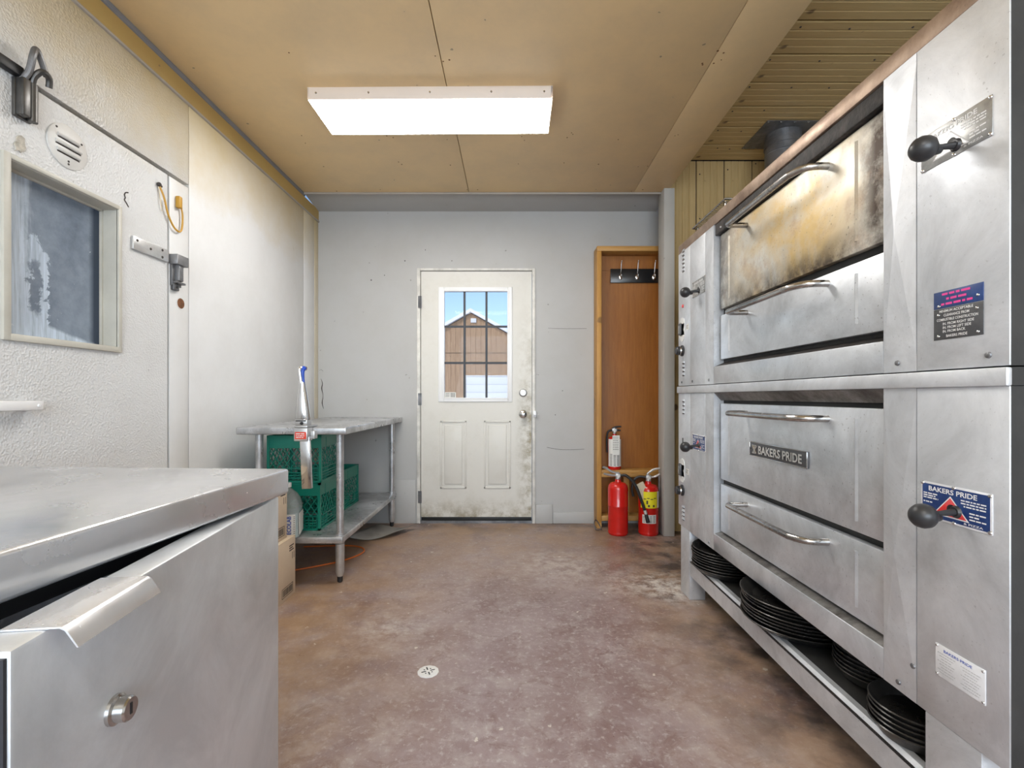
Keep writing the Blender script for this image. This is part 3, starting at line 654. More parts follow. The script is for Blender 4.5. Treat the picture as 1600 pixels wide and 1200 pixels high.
def oven(za, zb, label, upper):
    o = thing('deck_oven', label, 'oven', (1.45, 1.74, za))
    # carcass: sides, back, top and bottom with dark cavity front
    MB().box(.962, XR, YN+.004, YFAR-.004, za, zb, .004).build('body', 'oven_side', o)
    ztop = zb-.046 if upper else zb-.038
    # near (right-hand) front panel with sprung facets, and its return round the corner
    mb = MB(); zb1 = za; zt1 = ztop
    mb.box(XF, XF+.004, YN, 1.071, zb1, zt1, .0015)
    mb.build('front_panel', 'oven_panel_steel', o)
    MB().box(XF+.0045, .961, YN+.002, 1.071, zb1, zt1).build('side_return', 'oven_side', o)
    mb = MB(); mb.box(XF+.0005, .961, 1.072, DY0, zb1, zt1)
    zc = (zb1+zt1)/2-.03
    facet_strip(mb, 1.0725, DY0-.0015, zb1+.04, zt1-.03, 1.124, zc, .009)
    mb.build('front_strip', 'oven_panel_steel', o, smooth=2)
    # far (left-hand) control column
    mb = MB(); mb.box(XF, .961, 2.245, 2.434, zb1, zt1, .0015); mb.build('front_panel', 'oven_panel_steel', o)
    mb = MB(); mb.box(XF, .961, 2.437, YFAR, zb1, zt1, .0025); mb.build('control_panel', 'oven_panel_steel', o)
    mb = MB(); mb.box(XF+.0005, .961, DY1, 2.243, zb1, zt1); facet_strip(mb, DY1+.0015, 2.242, zb1+.04, zt1-.03, 2.19, zc, .007); mb.build('front_strip', 'oven_panel_steel', o, smooth=2)
    if upper:
        MB().box(XF, .965, YN+.002, YFAR, zb-.046, zb, .003).build('top_trim', 'oven_trim_heat', o)
        MB().box(.921, .961, DY0, DY1, 1.779, 1.829, .004).build('flue_slot', 'black_soot', o)
        MB().lathe([(.006, 0), (.004, .003)], (.921, 2.09, 1.80), (-1, 0, 0), 8).build('screw', 'chrome', o)
        oven_door(o, 1.443, 1.775, 1.734, 'oven_heat_steel'); oven_door(o, 1.217, 1.415, 1.386, 'oven_steel')
        MB().box(XF, .961, DY0+.001, DY1-.001, za, 1.187, .002).build('sill_panel', 'oven_steel', o)
        MB().faces([(XF+.002, DY0, 1.186), (XF+.002, DY1, 1.186), (.961, DY1, 1.205), (.961, DY0, 1.205)], [(0, 1, 2, 3)]).build('sill_ledge', 'black_soot', o)
    else:
        MB().box(XF-.008, XF+.004, YN-.002, YFAR+.003, 1.070, zb-.003, .003).build('top_trim', 'oven_panel_steel', o)
        MB().box(XF+.0045, .961, YN, YFAR, 1.071, zb-.003).build('trim_return', 'oven_side', o)
        MB().faces([(XF+.001, DY0, 1.069), (XF+.001, DY1, 1.069), (.948, DY1, 1.034), (.948, DY0, 1.034)], [(0, 1, 2, 3)]).build('head_panel', 'oven_dirty_dark_steel', o)  # dark mottled sloping panel between trim and door
        d = oven_door(o, .682, 1.020, .985, 'oven_steel'); oven_door(o, .448, .660, .62, 'oven_steel')
        MB().box(XF, .961, DY0+.001, DY1-.001, za, .430, .002).build('sill_panel', 'oven_steel', o)
        MB().faces([(XF+.002, DY0, .4295), (XF+.002, DY1, .4295), (.961, DY1, .442), (.961, DY0, .442)], [(0, 1, 2, 3)]).build('sill_ledge', 'oven_dirty_dark_steel', o)
        # cast badge
        bx = XD-.006; ya, yb_, z0, z1 = 1.492, 1.854, .822, .877
        bd = MB().box(bx, XD, ya, yb_, z0, z1, .003).build('badge', 'badge_dark', d)
        del bd
        # rim, emblem and letters lie on the badge as parts of the door
        e = MB()
        for (p, q, r, s_) in ((ya, yb_, z1-.003, z1), (ya, yb_, z0, z0+.003), (ya, ya+.004, z0, z1), (yb_-.004, yb_, z0, z1)): e.box(bx-.002, bx, p, q, r, s_, .0008)
        e.build('badge_rim', 'chrome', d)
        text('lettering', 'BAKERS PRIDE', OVEN_M(1.785, .834, bx-.0021), .268, .031, 'chrome', d, .025, .001)
        e = MB(); x = bx-.0012; u0 = 1.834
        def bar(p, q): e.tube([(x, u0-p[0], z0+p[1]), (x, u0-q[0], z0+q[1])], .0019, 6)
        for p, q in (((0, .042), (.036, .042)), ((.004, .012), (.032, .012)), ((0, .042), (.026, .012)), ((.036, .042), (.010, .012)), ((.012, .040), (.018, .030)), ((.024, .040), (.018, .030)), ((.004, .012), (.018, .028)), ((.032, .012), (.018, .028))): bar(p, q)
        e.build('emblem', 'chrome', d)
        for y in (1.847, 1.500): MB().lathe([(.003, 0), (.002, .001)], (bx, y, .8495), (-1, 0, 0), 8).build('rivet', 'black', d)
    zl = 1.568 if upper else .813
    zp = 1.5475 if upper else .7855
    lever_plate(o, 1.0575, zp, not upper); lever(o, .974, zl)
    lever_plate(o, 2.395, zp, not upper); lever(o, 2.312, zl)
    yc = 2.537
    louvres(o, yc-.01, 1.72 if upper else .962, 6 if upper else 4)
    louvres(o, yc-.01, 1.165 if upper else .395, 4)
    zg = 1.41 if upper else .655
    g = MB().lathe([(0, 0), (.034, 0), (.034, .003), (0, .003)], (XF, yc+.005, zg+.03), (-1, 0, 0), 20).lathe([(0, 0), (.034, 0), (.034, .003), (0, .003)], (XF, yc+.005, zg-.03), (-1, 0, 0), 20).box(XF-.003, XF, yc-.029, yc+.039, zg-.03, zg+.03).build('dial_plate', 'gauge_white', o)
    MB().box(XF-.016, XF-.003, yc+.0, yc+.032, zg-.028, zg+.035, .005).build('gauge_bezel', 'badge_dark', g)
    MB().box(XF-.0165, XF-.0155, yc+.006, yc+.026, zg-.02, zg+.022).build('gauge_face', 'plate_alloy', g)
    zk = 1.297 if upper else .549
    kn = MB().lathe([(.030, 0), (.030, .006), (.024, .010), (.022, .032), (.018, .036), (0, .036)], (XF, yc+.004, zk), (-1, 0, 0), 24).build('thermostat_knob', 'knob_black', o)
    MB().lathe([(.0235, .012), (.0245, .014), (.0235, .018)], (XF, yc+.004, zk), (-1, 0, 0), 24, False).build('knob_ring', 'chrome', kn)
    tg = MB().box(XF-.0008, XF, 2.45, 2.488, zg-.01, zg+.02).build('paper_label', 'paper', o)
    dashes('fine_print', OVEN_M(2.486, zg-.008, XF-.0011), [(0, .018, .03, .003), (0, .011, .026, .003), (0, .004, .03, .003)], 'print_dark', tg, 3)
    if upper:
        MB().lathe([(.009, 0), (.008, .004), (0, .007)], (XF, yc-.003, 1.535), (-1, 0, 0), 12).build('indicator_lamp', 'plate_red', o)
        screws(o, [(1.124, 1.130), (.909, 1.130), (2.20, 1.128), (2.43-.03, 1.128), (2.55, 1.128)])
        # warning plates
        p = plate(o, .918, 1.026, 1.2375, 1.2735, 'plate_blue')
        dashes('fine_print', OVEN_M(1.026, 1.2375, XF-.0018), [(.02, .027, .062, .0045), (.030, .0165, .044, .0045), (.018, .006, .072, .0045)], 'ink_pink', p, 9)
        rivets(p, [(1.013, 1.2425), (.928, 1.250)], XF-.0015, .0032)
        p = plate(o, .918, 1.026, 1.171, 1.2365, 'plate_grey')
        for s_, u, v_, w in (('MINIMUM ACCEPTABLE', .014, .0575, .074), ('CLEARANCE FROM', .024, .0485, .056), ('COMBUSTIBLE CONSTRUCTION', .008, .0395, .090), ('IN. FROM RIGHT SIDE', .022, .0305, .068), ('IN. FROM LEFT SIDE', .022, .0225, .062), ('IN. FROM BACK', .022, .0145, .050), ('BAKERS PRIDE', .03, .0045, .046)):
            text('lettering', s_, OVEN_M(1.026-u, 1.171+v_, XF-.0018), w, .0054, 'ink_white', p, .015)
        rivets(p, [(1.014, 1.224), (.930, 1.225), (1.014, 1.179), (.928, 1.178)], XF-.0015, .0032)
    else:
        screws(o, [(1.121, .375), (1.08, .436), (2.20, .375)])
        p = plate(o, .914, 1.022, .453, .521, 'plate_white')
        text('lettering', 'BAKERS PRIDE', OVEN_M(1.022-.020, .453+.056, XF-.0018), .062, .0058, 'print_blue', p, .015)
        dashes('fine_print', OVEN_M(1.022, .453, XF-.0018), [(.006+(i % 3)*.004, .050-i*.0058, .040-(i % 3)*.008, .0016) for i in range(8)] + [(.058+(i % 3)*.004, .048-i*.0058, .042-(i % 3)*.008, .0016) for i in range(8)], 'ink_grey', p, 4)
        rivets(p, [(1.018, .457), (.918, .457), (1.018, .517), (.918, .517)], XF-.0015, .003)
        MB().box(XF-.002, XF, yc-.008, yc+.004, .79, .83, .001).build('slot', 'black', o)
    return o
oven(1.108, 1.875, 'upper stainless deck oven with heat-stained brown top door', True)
oven(.355, 1.108, 'lower stainless deck oven with raised badge on its door', False)
# stand under the ovens
S = thing('oven_stand', 'grey steel stand with low shelf carrying the deck ovens', 'stand', (1.45, 1.74, 0))
for ya in (2.446, .925):
    for xa in (XF+.002, XR-.09): MB().box(xa, xa+.082, ya, ya+.127, 0, .354, .003).build('leg', 'oven_panel_steel', S)
MB().box(XF+.004, XR-.01, .93, 2.57, .195, .205).build('shelf', 'oven_side', S)
r = MB(); r.prism([(XF+.004, 1.055, .128), (XF+.004, 1.055, .205), (XF+.012, 1.055, .2145), (XF+.03, 1.055, .2145), (XF+.03, 1.055, .206), (XF+.012, 1.055, .206), (XF+.012, 1.055, .128)], (0, 1.388, 0))
r.build('shelf_rail', 'oven_panel_steel', S)

# pizza pans, stack by stack
def pan_mesh(r):
    h = .030
    prof = [(0, 0), (r*.80, 0), (r*.97, h-.004), (r, h-.003), (r+.002, h), (r-.001, h+.002), (r*.955, h-.002), (r*.785, .003), (0, .003)]
    mb = MB(); mb.lathe(prof, n=40, cap=False); o = mb.build('pizza_pan', 'pan_black'); return o
ORD = ['bottom', 'second', 'third', 'fourth', 'fifth', 'sixth', 'seventh', 'eighth', 'ninth', 'tenth']
for (cx, cy, r, n, where) in ((1.03, 2.262, .158, 8, 'stack by the far oven leg'), (1.06, 1.735, .198, 8, 'widest stack'), (1.08, 1.40, .108, 7, 'small stack next to the widest'), (1.0, 1.168, .098, 5, 'stack by the near oven leg')):
    first = None
    for i in range(n):
        if first is None: o = first = pan_mesh(r)
        else: o = first.copy(); COL.objects.link(o)
        o.location = (cx+random.uniform(-.02, .02)*r, cy+random.uniform(-.02, .02)*r, .2155+i*.0122); o.rotation_euler = (0, 0, random.uniform(0, 6))
        lab = ('lowest' if i == 0 else ('topmost' if i == n-1 else ORD[i]+' from the bottom'))
        tag(o, f'black pizza pan, {lab} of the {where}', 'pan', 'black pizza pans stacked under the ovens')
# flue pipe and ceiling plate
F = thing('flue_pipe', 'dark round flue pipe rising to a square ceiling plate', 'flue pipe', (1.90, 3.33, 1.876))
F.location = (1.905, 3.33, 2.3)
MB().lathe([(.115, 2.02), (.115, 2.80), (.121, 2.80), (.121, 2.84), (.115, 2.84), (.115, 2.888)], (1.905, 3.33, 0), n=32).build('pipe', 'galvanised', F)
MB().lathe([(.1165, 2.745), (.1195, 2.75), (.1165, 2.755)], (1.905, 3.33, 0), n=32, cap=False).build('seam_ring', 'galvanised', F)
MB().tube([(1.98, 2.50, 1.99), (1.98, 2.50, 2.06), (1.96, 2.7, 2.10), (1.905, 3.33, 2.10)], .10, 20, 4).build('elbow_pipe', 'galvanised', F)
fp = MB().box(1.70, 2.08, 3.15, 3.51, 2.886, 2.8895, .001).build('ceiling_plate', 'galvanised', F)
for x in (1.715, 1.80, 1.89, 1.98, 2.065):
    for y in (3.162, 3.498): MB().lathe([(.007, 0), (.004, -.004)], (x, y, 2.886), n=8).build('screw', 'chrome', fp)
# wire rack on top of the oven
R = thing('wire_rack', 'footed wire cooling rack on top of the upper oven', 'rack', (1.15, 2.3, 1.876))
zr = 1.938
MB().tube([(.955, 2.12, zr), (.955, 2.50, zr), (1.40, 2.50, zr), (1.40, 2.12, zr)], .005, 8, closed=True).build('frame', 'handle_steel', R)
for i in range(18):
    y = 2.14+i*.02; MB().cyl((.955, y, zr+.003), (1.40, y, zr+.003), .0022, 6).build('wire', 'handle_steel', R)
for x in (.97, 1.385):
    for y in (2.15, 2.47): MB().cyl((x, y, 1.8752), (x, y, zr), .004, 8).build('foot', 'handle_steel', R)

# ================================================================== REFRIGERATED COUNTER (front left)
FR = thing('counter_fridge', 'stainless undercounter fridge with worktop and door ajar', 'fridge', (-.497, 1.057, 0), math.radians(-3.05))
L = dict(local=True)
MB().box(-.80, 0, -1.30, 0, .835, .89, .006, 3).build('worktop', 'counter_steel', FR, True)
bd = MB().box(-.79, -.075, -.025, -.004, .13, .835).box(-.79, -.075, -1.29, -1.265, .13, .835).box(-.79, -.77, -1.29, -.004, .13, .835).box(-.79, -.075, -1.29, -.004, .13, .16)
bd.box(-.79, -.075, -1.29, -.68, .16, .835); bd.build('body', 'fridge_steel', FR, True)
MB().box(-.765, -.09, -.66, -.03, .165, .17).box(-.765, -.09, -.66, -.03, .82, .834).build('liner', 'interior_dark', FR, True)
MB().box(-.078, -.0725, -.70, -.004, .79, .834).box(-.078, -.0725, -.03, -.004, .16, .834).build('opening_trim', 'black', FR, True)
# door hinged at the far end, swung out about ten degrees
ang = math.radians(10.4)
HM = Matrix.Translation((-.024, 0.0, 0)) @ Matrix.Rotation(ang, 4, 'Z')
HM = HM.copy()
dm = MB(); dm.box(-.043, 0, -.650, 0, .17, .828, .004, 2, HM); door = dm.build('door', 'fridge_steel', FR, True)
MB().box(-.062, -.0435, -.64, -.01, .185, .815, .004, 2, HM).box(-.0425, -.003, -.6535, -.6503, .175, .822, 0, 1, HM).build('gasket', 'gasket', door, True)
hp = []
prof = [(-.040, .8288), (.011, .8288), (.0155, .8262), (.026, .8095), (.0275, .8100), (.0165, .8280), (.012, .8305), (-.040, .8305)]
mb = MB(); mb.prism([HM @ Vector((u, -.613, z)) for u, z in prof], (HM.to_3x3() @ Vector((0, .130, 0)))); mb.build('pull_flap', 'counter_steel', door, True)
lc = HM @ Vector((0, -.522, .693)); ld = HM.to_3x3() @ Vector((1, 0, 0))
lk = MB().lathe([(.0165, 0), (.0165, .004), (.0135, .006), (.0135, .016), (.012, .018), (0, .018)], lc, ld, 24).build('lock', 'handle_steel', door, True)
q = HM @ Vector((.0181, -.522, .693))
mb = MB(); mb.box(.0178, .0186, -.5235, -.5205, .687, .700, 0, 1, HM); mb.build('keyhole', 'black', door, True)
for (x, y) in ((-.16, -.12), (-.70, -.12), (-.16, -1.18), (-.70, -1.18)):
    MB().cyl((x, y-.013, .05), (x, y+.013, .05), .05, 20).box(x-.03, x+.03, y-.02, y+.02, .10, .13).box(x-.025, x+.025, y-.019, y-.015, .04, .11).box(x-.025, x+.025, y+.015, y+.019, .04, .11).build('caster', 'rubber', FR, True)

# ================================================================== WORK TABLE
T = thing('work_table', 'stainless work table with undershelf in the back corner', 'table', (-1.21, 3.26, 0))
tx0, tx1, ty0, ty1, tz = -1.518, -.910, 2.60, 3.928, .882
MB().box(tx0, tx1, ty0, ty1, tz-.040, tz, .007, 3).build('tabletop', 'table_steel', T)
MB().box(tx0+.03, tx1-.035, ty0+.035, ty1-.06, .232, .268, .005).build('undershelf', 'table_steel', T)
for x in (-1.432, -.975):
    for y in (2.685, 3.845):
        lg = MB().lathe([(.0205, .115), (.0205, .842)], (x, y, 0), n=20).lathe([(.026, .225), (.026, .278)], (x, y, 0), n=20).build('leg', 'table_steel', T)
        MB().lathe([(.016, .035), (.0235, .055), (.0245, .22), (.0205, .222)], (x, y, 0), n=20).build('foot_sleeve', 'aluminium', lg)
        MB().lathe([(.010, 0), (.015, .006), (.015, .036), (.010, .04)], (x, y, 0), n=16).build('foot', 'black', lg)
# can opener clamped to the table edge
K = thing('can_opener', 'chrome bench can opener with red label clamped to table edge', 'can opener', (-1.118, 2.585, .56))
kx, ky = -1.118, 2.572
MB().box(kx-.022, kx+.030, ky-.030, ky-.006, .555, .835, .003, 2, Matrix.Translation((kx, ky, .8)) @ Matrix.Rotation(math.radians(-2.5), 4, 'Y') @ Matrix.Translation((-kx, -ky, -.8))).build('lower_bar', 'chrome', K)
MB().box(kx-.048, kx+.026, ky-.045, ky+.027, .812, .884, .006).box(kx+.026, kx+.052, ky-.015, ky+.027, .822, .868, .005).box(kx-.046, kx+.024, ky-.04, ky+.10, .884, .897, .004).build('clamp', 'aluminium', K)
lb = MB().box(kx-.040, kx+.020, ky-.0465, ky-.0445, .824, .862).build('red_label', 'label_red', K)
dashes('fine_print', BACK_M(kx-.034, .826, ky-.0472), [(0, .024, .045, .005), (0, .014, .045, .004), (0, .005, .04, .004)], 'ink_white', lb, 2)
hd = MB(); sec = [(.926, .078, .05), (.935, .080, .054), (.99, .070, .050), (1.05, .056, .042), (1.10, .040, .032), (1.13, .034, .028)]
rings = []
for z, w, d in sec:
    cxo = kx-.012-.06*(z-.93)*.5
    rings.append([hd.bm.verts.new((cxo+.5*w*math.cos(a)*(1 if abs(math.cos(a)) < .8 else 1), ky-.01+.5*d*math.sin(a), z)) for a in [2*PI*i/20 for i in range(20)]])
for A, B in zip(rings, rings[1:]):
    for i in range(20): hd.bm.faces.new((A[i], A[(i+1) % 20], B[(i+1) % 20], B[i]))
hd.bm.faces.new(rings[0][::-1]); hd.bm.faces.new(rings[-1]); hd.build('sleeve', 'chrome', K)
MB().box(kx-.044, kx+.022, ky-.04, ky+.022, .896, .928, .005).build('gear_block', 'aluminium', K)
MB().lathe([(.009, 0), (.008, .006)], (kx-.006, ky-.04, .908), (0, -1, 0), 12).box(kx-.038, kx+.016, ky-.042, ky-.04, .918, .924).build('blade_bolt', 'black', K)
MB().tube([(kx-.02, ky-.012, 1.12), (kx-.028, ky-.014, 1.185), (kx-.026, ky-.012, 1.203), (kx-.012, ky+.02, 1.205)], [.013, .012, .013, .013], 12, 4).build('crank', 'chrome', K)
MB().tube([(kx-.006, ky-.012, 1.10), (kx-.012, ky-.013, 1.15), (kx-.014, ky-.012, 1.190), (kx-.010, ky+.0, 1.207)], [.008, .008, .011, .014], 12, 4).build('crank_grip', 'blue_plastic', K)

# green milk crates
def crate(loc, label, rz=0.):
    c = thing('milk_crate', label, 'crate', loc, rz, 'green milk crates on the undershelf')
    w, h = .158, .277
    rm = MB()
    for (a, b_, e, g) in ((-w, w, -w, -w+.008), (-w, w, w-.008, w), (-w, -w+.008, -w, w), (w-.008, w, -w, w)):
        rm.box(a, b_, e, g, h-.012, h); rm.box(a, b_, e, g, 0, .012)
    for sx in (-1, 1):
        for sy in (-1, 1): rm.box(sx*w, sx*(w-.014), sy*w, sy*(w-.014), 0, h)
    rm.build('frame', 'crate_green', c, True)
    def side(rot, hole):
        M = Matrix.Rotation(rot, 4, 'Z'); s = MB(); y = -w
        B = lambda a, b_, e, g, t=.003, o=.0: s.box(a, b_, y+o, y+o+t, e, g, 0, 1, M)
        B(-w+.012, w-.012, h-.075, h-.010, .003, .003)          # solid upper band
        B(-.075, .075, h-.070, h-.016, .002, .001)
        for z in (.028, .044, .060, .084): B(-w+.012, w-.012, z-.0025, z+.0025, .004)
        for i in range(13):
            x = -w+.02+i*(2*w-.04)/12
            if abs(x) < .05 and hole: continue
            B(x-.002, x+.002, .01, .086, .004)
        if hole:
            for x in (-.05, .05): B(x-.003, x+.003, .028, .084, .006)
        z0, z1 = .084, h-.073
        n = 7; st = (2*w-.026)/n; dz = z1-z0
        for i in range(-3, n+3):
            for sg in (1, -1):
                xa = -w+.013+i*st; xb = xa+sg*dz*.72
                if sg < 0: xa += st; xb += st
                lo, hi = -w+.012, w-.012
                def clip(xa, za, xb, zb):
                    t0, t1 = 0., 1.; d = xb-xa
                    for lim, s_ in ((lo, 1), (hi, -1)):
                        va = (xa-lim)*s_; vb = (xb-lim)*s_
                        if va < 0 and vb < 0: return None
                        if va < 0: t0 = max(t0, va/(va-vb))
                        elif vb < 0: t1 = min(t1, va/(va-vb))
                    if t1-t0 < .02: return None
                    return xa+d*t0, za+(zb-za)*t0, xa+d*t1, za+(zb-za)*t1
                r = clip(xa, z0, xb, z1)
                if not r: continue
                a = Vector((r[0], 0, r[1])); b_ = Vector((r[2], 0, r[3])); t = (b_-a).normalized(); nrm = Vector((-t.z, 0, t.x))*.002
                q = [M @ Vector((v.x, y+.0005+(0 if sg > 0 else .001), v.z)) for v in (a+nrm, a-nrm, b_-nrm, b_+nrm)]
                s.prism(q, M.to_3x3() @ Vector((0, .0035, 0)))
        s.build('side', 'crate_green', c, True)
    for k in range(4): side(k*PI/2, True)
    bt = MB()
    for i in range(9):
        u = -w+.02+i*(2*w-.04)/8; bt.box(u-.004, u+.004, -w, w, 0, .004); bt.box(-w, w, u-.004, u+.004, 0, .004)
    bt.build('bottom', 'crate_green', c, True)
crate((-1.278, 2.922, .2685), 'green milk crate at the bottom of the stack of two')
crate((-1.276, 2.924, .5470), 'green milk crate on top of the stack of two', math.radians(1.0))
crate((-1.31, 3.40, .2685), 'lone green milk crate behind the stack, nearest the back wall')
# jug
J = thing('cleaner_jug', 'clear plastic jug with white and blue label on the undershelf', 'jug', (-1.262, 2.660, .2685), math.radians(14))
def rr(w, r, z, n=6):
    out = []
    for cx, cy, a0 in ((w-r, w-r, 0), (-w+r, w-r, 90), (-w+r, -w+r, 180), (w-r, -w+r, 270)):
        for k in range(n+1):
            a = math.radians(a0+90*k/n); out.append((cx+r*math.cos(a), cy+r*math.sin(a), z))
    return out
def loft(name, secs, m, parent):
    mb = MB(); R_ = [[mb.bm.verts.new(p) for p in s_] for s_ in secs]; n = len(R_[0])
    for A, B in zip(R_, R_[1:]):
        for i in range(n): mb.bm.faces.new((A[i], A[(i+1) % n], B[(i+1) % n], B[i]))
    mb.bm.faces.new(R_[0][::-1]); mb.bm.faces.new(R_[-1]); return mb.build(name, m, parent, True)
jb = loft('bottle', [rr(.062, .02, 0), rr(.070, .025, .006), rr(.071, .025, .17), rr(.066, .03, .20), rr(.050, .03, .235), rr(.026, .02, .262), rr(.019, .0189, .268), rr(.019, .0189, .285)], 'jug_plastic', J)
loft('liquid', [rr(.064, .02, .005), rr(.066, .022, .14)], 'jug_liquid', J)
MB().lathe([(.022, .275), (.022, .298), (.019, .30), (0, .30)], n=20).build('cap', 'vinyl_white', J, True)
jl = MB().box(-.055, .055, -.0735, -.0712, .02, .135).box(.0712, .0735, -.055, .055, .02, .135).build('label', 'paper', J, True)
text('lettering', 'ECOLAB', Matrix(((1, 0, 0, .034), (0, 0, -1, -.0742), (0, 1, 0, .026), (0, 0, 0, 1))), .10, .022, 'print_blue', jl, .03, rot=PI/2, local=True)
dashes('fine_print', Matrix(((1, 0, 0, .046), (0, 0, -1, -.0742), (0, 1, 0, .03), (0, 0, 0, 1))), [(0, .01*i, .007, .004) for i in range(10)], 'print_dark', jl, 2, True)
# cardboard boxes
def carton(x0, x1, y0, y1, z0, z1, label, seed):
    b_ = thing('cardboard_box', label, 'box', ((x0+x1)/2, (y0+y1)/2, z0))
    MB().box(x0, x1, y0, y1, z0, z1, .003).build('carton', 'cardboard', b_)
    ym = (y0+y1)/2
    MB().box(x0, x1, y0, ym-.001, z1, z1+.003).build('flap', 'cardboard', b_); MB().box(x0, x1, ym+.001, y1, z1, z1+.003).build('flap', 'cardboard', b_)
    p = MB(); rnd = random.Random(seed)
    for (yc, zc, w, h) in ((y1-.09, z0+.045, .12, .05),):
        for (a, c, e, g) in ((yc-w/2, yc+w/2, zc+h/2-.003, zc+h/2), (yc-w/2, yc+w/2, zc-h/2, zc-h/2+.003), (yc-w/2, yc-w/2+.003, zc-h/2, zc+h/2), (yc+w/2-.003, yc+w/2, zc-h/2, zc+h/2)): p.box(x1, x1+.0006, a, c, e, g)
        u = yc-w/2+.01
        while u < yc+w/2-.012:
            k = rnd.uniform(.002, .005); p.box(x1, x1+.0006, u, u+k, zc-h/2+.008, zc+h/2-.008); u += k+rnd.uniform(.002, .005)
    for i in range(3): p.box(x1, x1+.0006, y1-.07, y1-.02-.012*(i % 2), z1-.04-.012*i, z1-.034-.012*i)
    for q in (.0, .018): p.box(x1, x1+.0006, y1-.038+q, y1-.034+q, z1-.11, z1-.075)
    tag(p.build('box_print', 'print_dark', b_), kind='stuff')
carton(-1.50, -1.165, 2.12, 2.548, 0, .304, 'brown cardboard box standing on the floor behind the fridge', 3)
carton(-1.50, -1.188, 2.16, 2.502, .3075, .60, 'brown cardboard box on top of the other box', 4)
# bent sheet and orange cord on the floor under the table
sh = MB(); n = 12; A = []; B = []
for i in range(n+1):
    t = i/n; x = -1.20+.30*t; z = .006+.05*abs(t-.55)**1.6*2.2
    A.append((x, 3.40+.10*t, z)); B.append((x+.16, 3.70+.06*t, z+.01))
sh.faces(A+B, [(i, i+1, n+2+i, n+1+i) for i in range(n)])
so = sh.build('bent_sheet', 'floor_sheet'); md = so.modifiers.new('thickness', 'SOLIDIFY'); md.thickness = .003
tag(so, 'curled grey sheet lying on the floor below the work table', 'sheet')
tag(MB().tube([(-1.50, 2.80, .006), (-1.30, 2.86, .006), (-1.08, 3.02, .006), (-1.0, 3.20, .006), (-1.12, 3.32, .006), (-1.45, 3.30, .006)], .005, 8, 6).build('extension_cord', 'cord_orange'), 'orange cord on the floor under the work table', 'cord')

# ================================================================== COAT NICHE
B = thing('coat_niche', 'tall open wooden coat niche against the back wall', 'cabinet', (.97, 3.86, 0))
n0, n1, nf, nb = .680, 1.268, 3.785, 3.932
MB().box(n0, n0+.036, nf, nb, .045, 2.215, .003).build('side_board', 'lumber', B)
MB().box(n1-.036, n1, nf, nb, .045, 2.215, .003).build('side_board', 'lumber', B)
MB().box(n0, n1, nf, nb, 2.216, 2.256, .003).build('top_board', 'lumber_x', B)
MB().box(n0+.037, n1-.037, nf+.01, nb, .055, .095, .003).build('bottom_board', 'lumber_x', B)
MB().box(n0+.037, n1-.037, nb-.012, nb-.001, .096, 2.094).build('back_panel', 'veneer', B)
MB().box(n0+.037, n1-.037, nb-.012, nb-.001, 2.096, 2.215).build('back_panel', 'veneer', B)
MB().box(n0+.037, n1-.037, nf+.006, nb-.013, .438, .462, .002).build('shelf', 'lumber_x', B)
MB().box(n0+.037, n1-.037, nf, nf+.018, .408, .437, .002).build('shelf_front', 'lumber_x', B)
MB().box(n0, n0+.036, nf, nb, 0, .044).build('foot_block', 'lumber_x', B); MB().box(n1-.036, n1, nf, nb, 0, .044).build('foot_block', 'lumber_x', B)
MB().box(.90, .945, nf+.03, nf+.06, .096, .407, .002).build('brace', 'lumber', B)
H = thing('coat_hook_rail', 'black coat rail with three chrome hooks inside the niche', 'coat rail', (.99, 3.915, 2.05))
MB().box(.812, 1.225, 3.903, 3.919, 1.99, 2.106, .003).build('rail', 'black_gloss', H)
for x in (.893, 1.03, 1.168):
    hk = MB().tube([(x, 3.900, 2.04), (x, 3.885, 2.06), (x, 3.872, 2.10), (x, 3.862, 2.14), (x+.002, 3.856, 2.155)], .0045, 8, 4).tube([(x, 3.900, 2.03), (x, 3.88, 2.02), (x, 3.868, 2.03), (x, 3.862, 2.05)], .0045, 8, 4).build('hook', 'chrome', H)
    MB().sphere((x, 3.900, 2.035), .014, 14, (1, .4, 1.7)).build('hook_base', 'chrome', hk)
    MB().sphere((x+.002, 3.855, 2.157), .006, 10).build('hook_tip', 'chrome', hk)

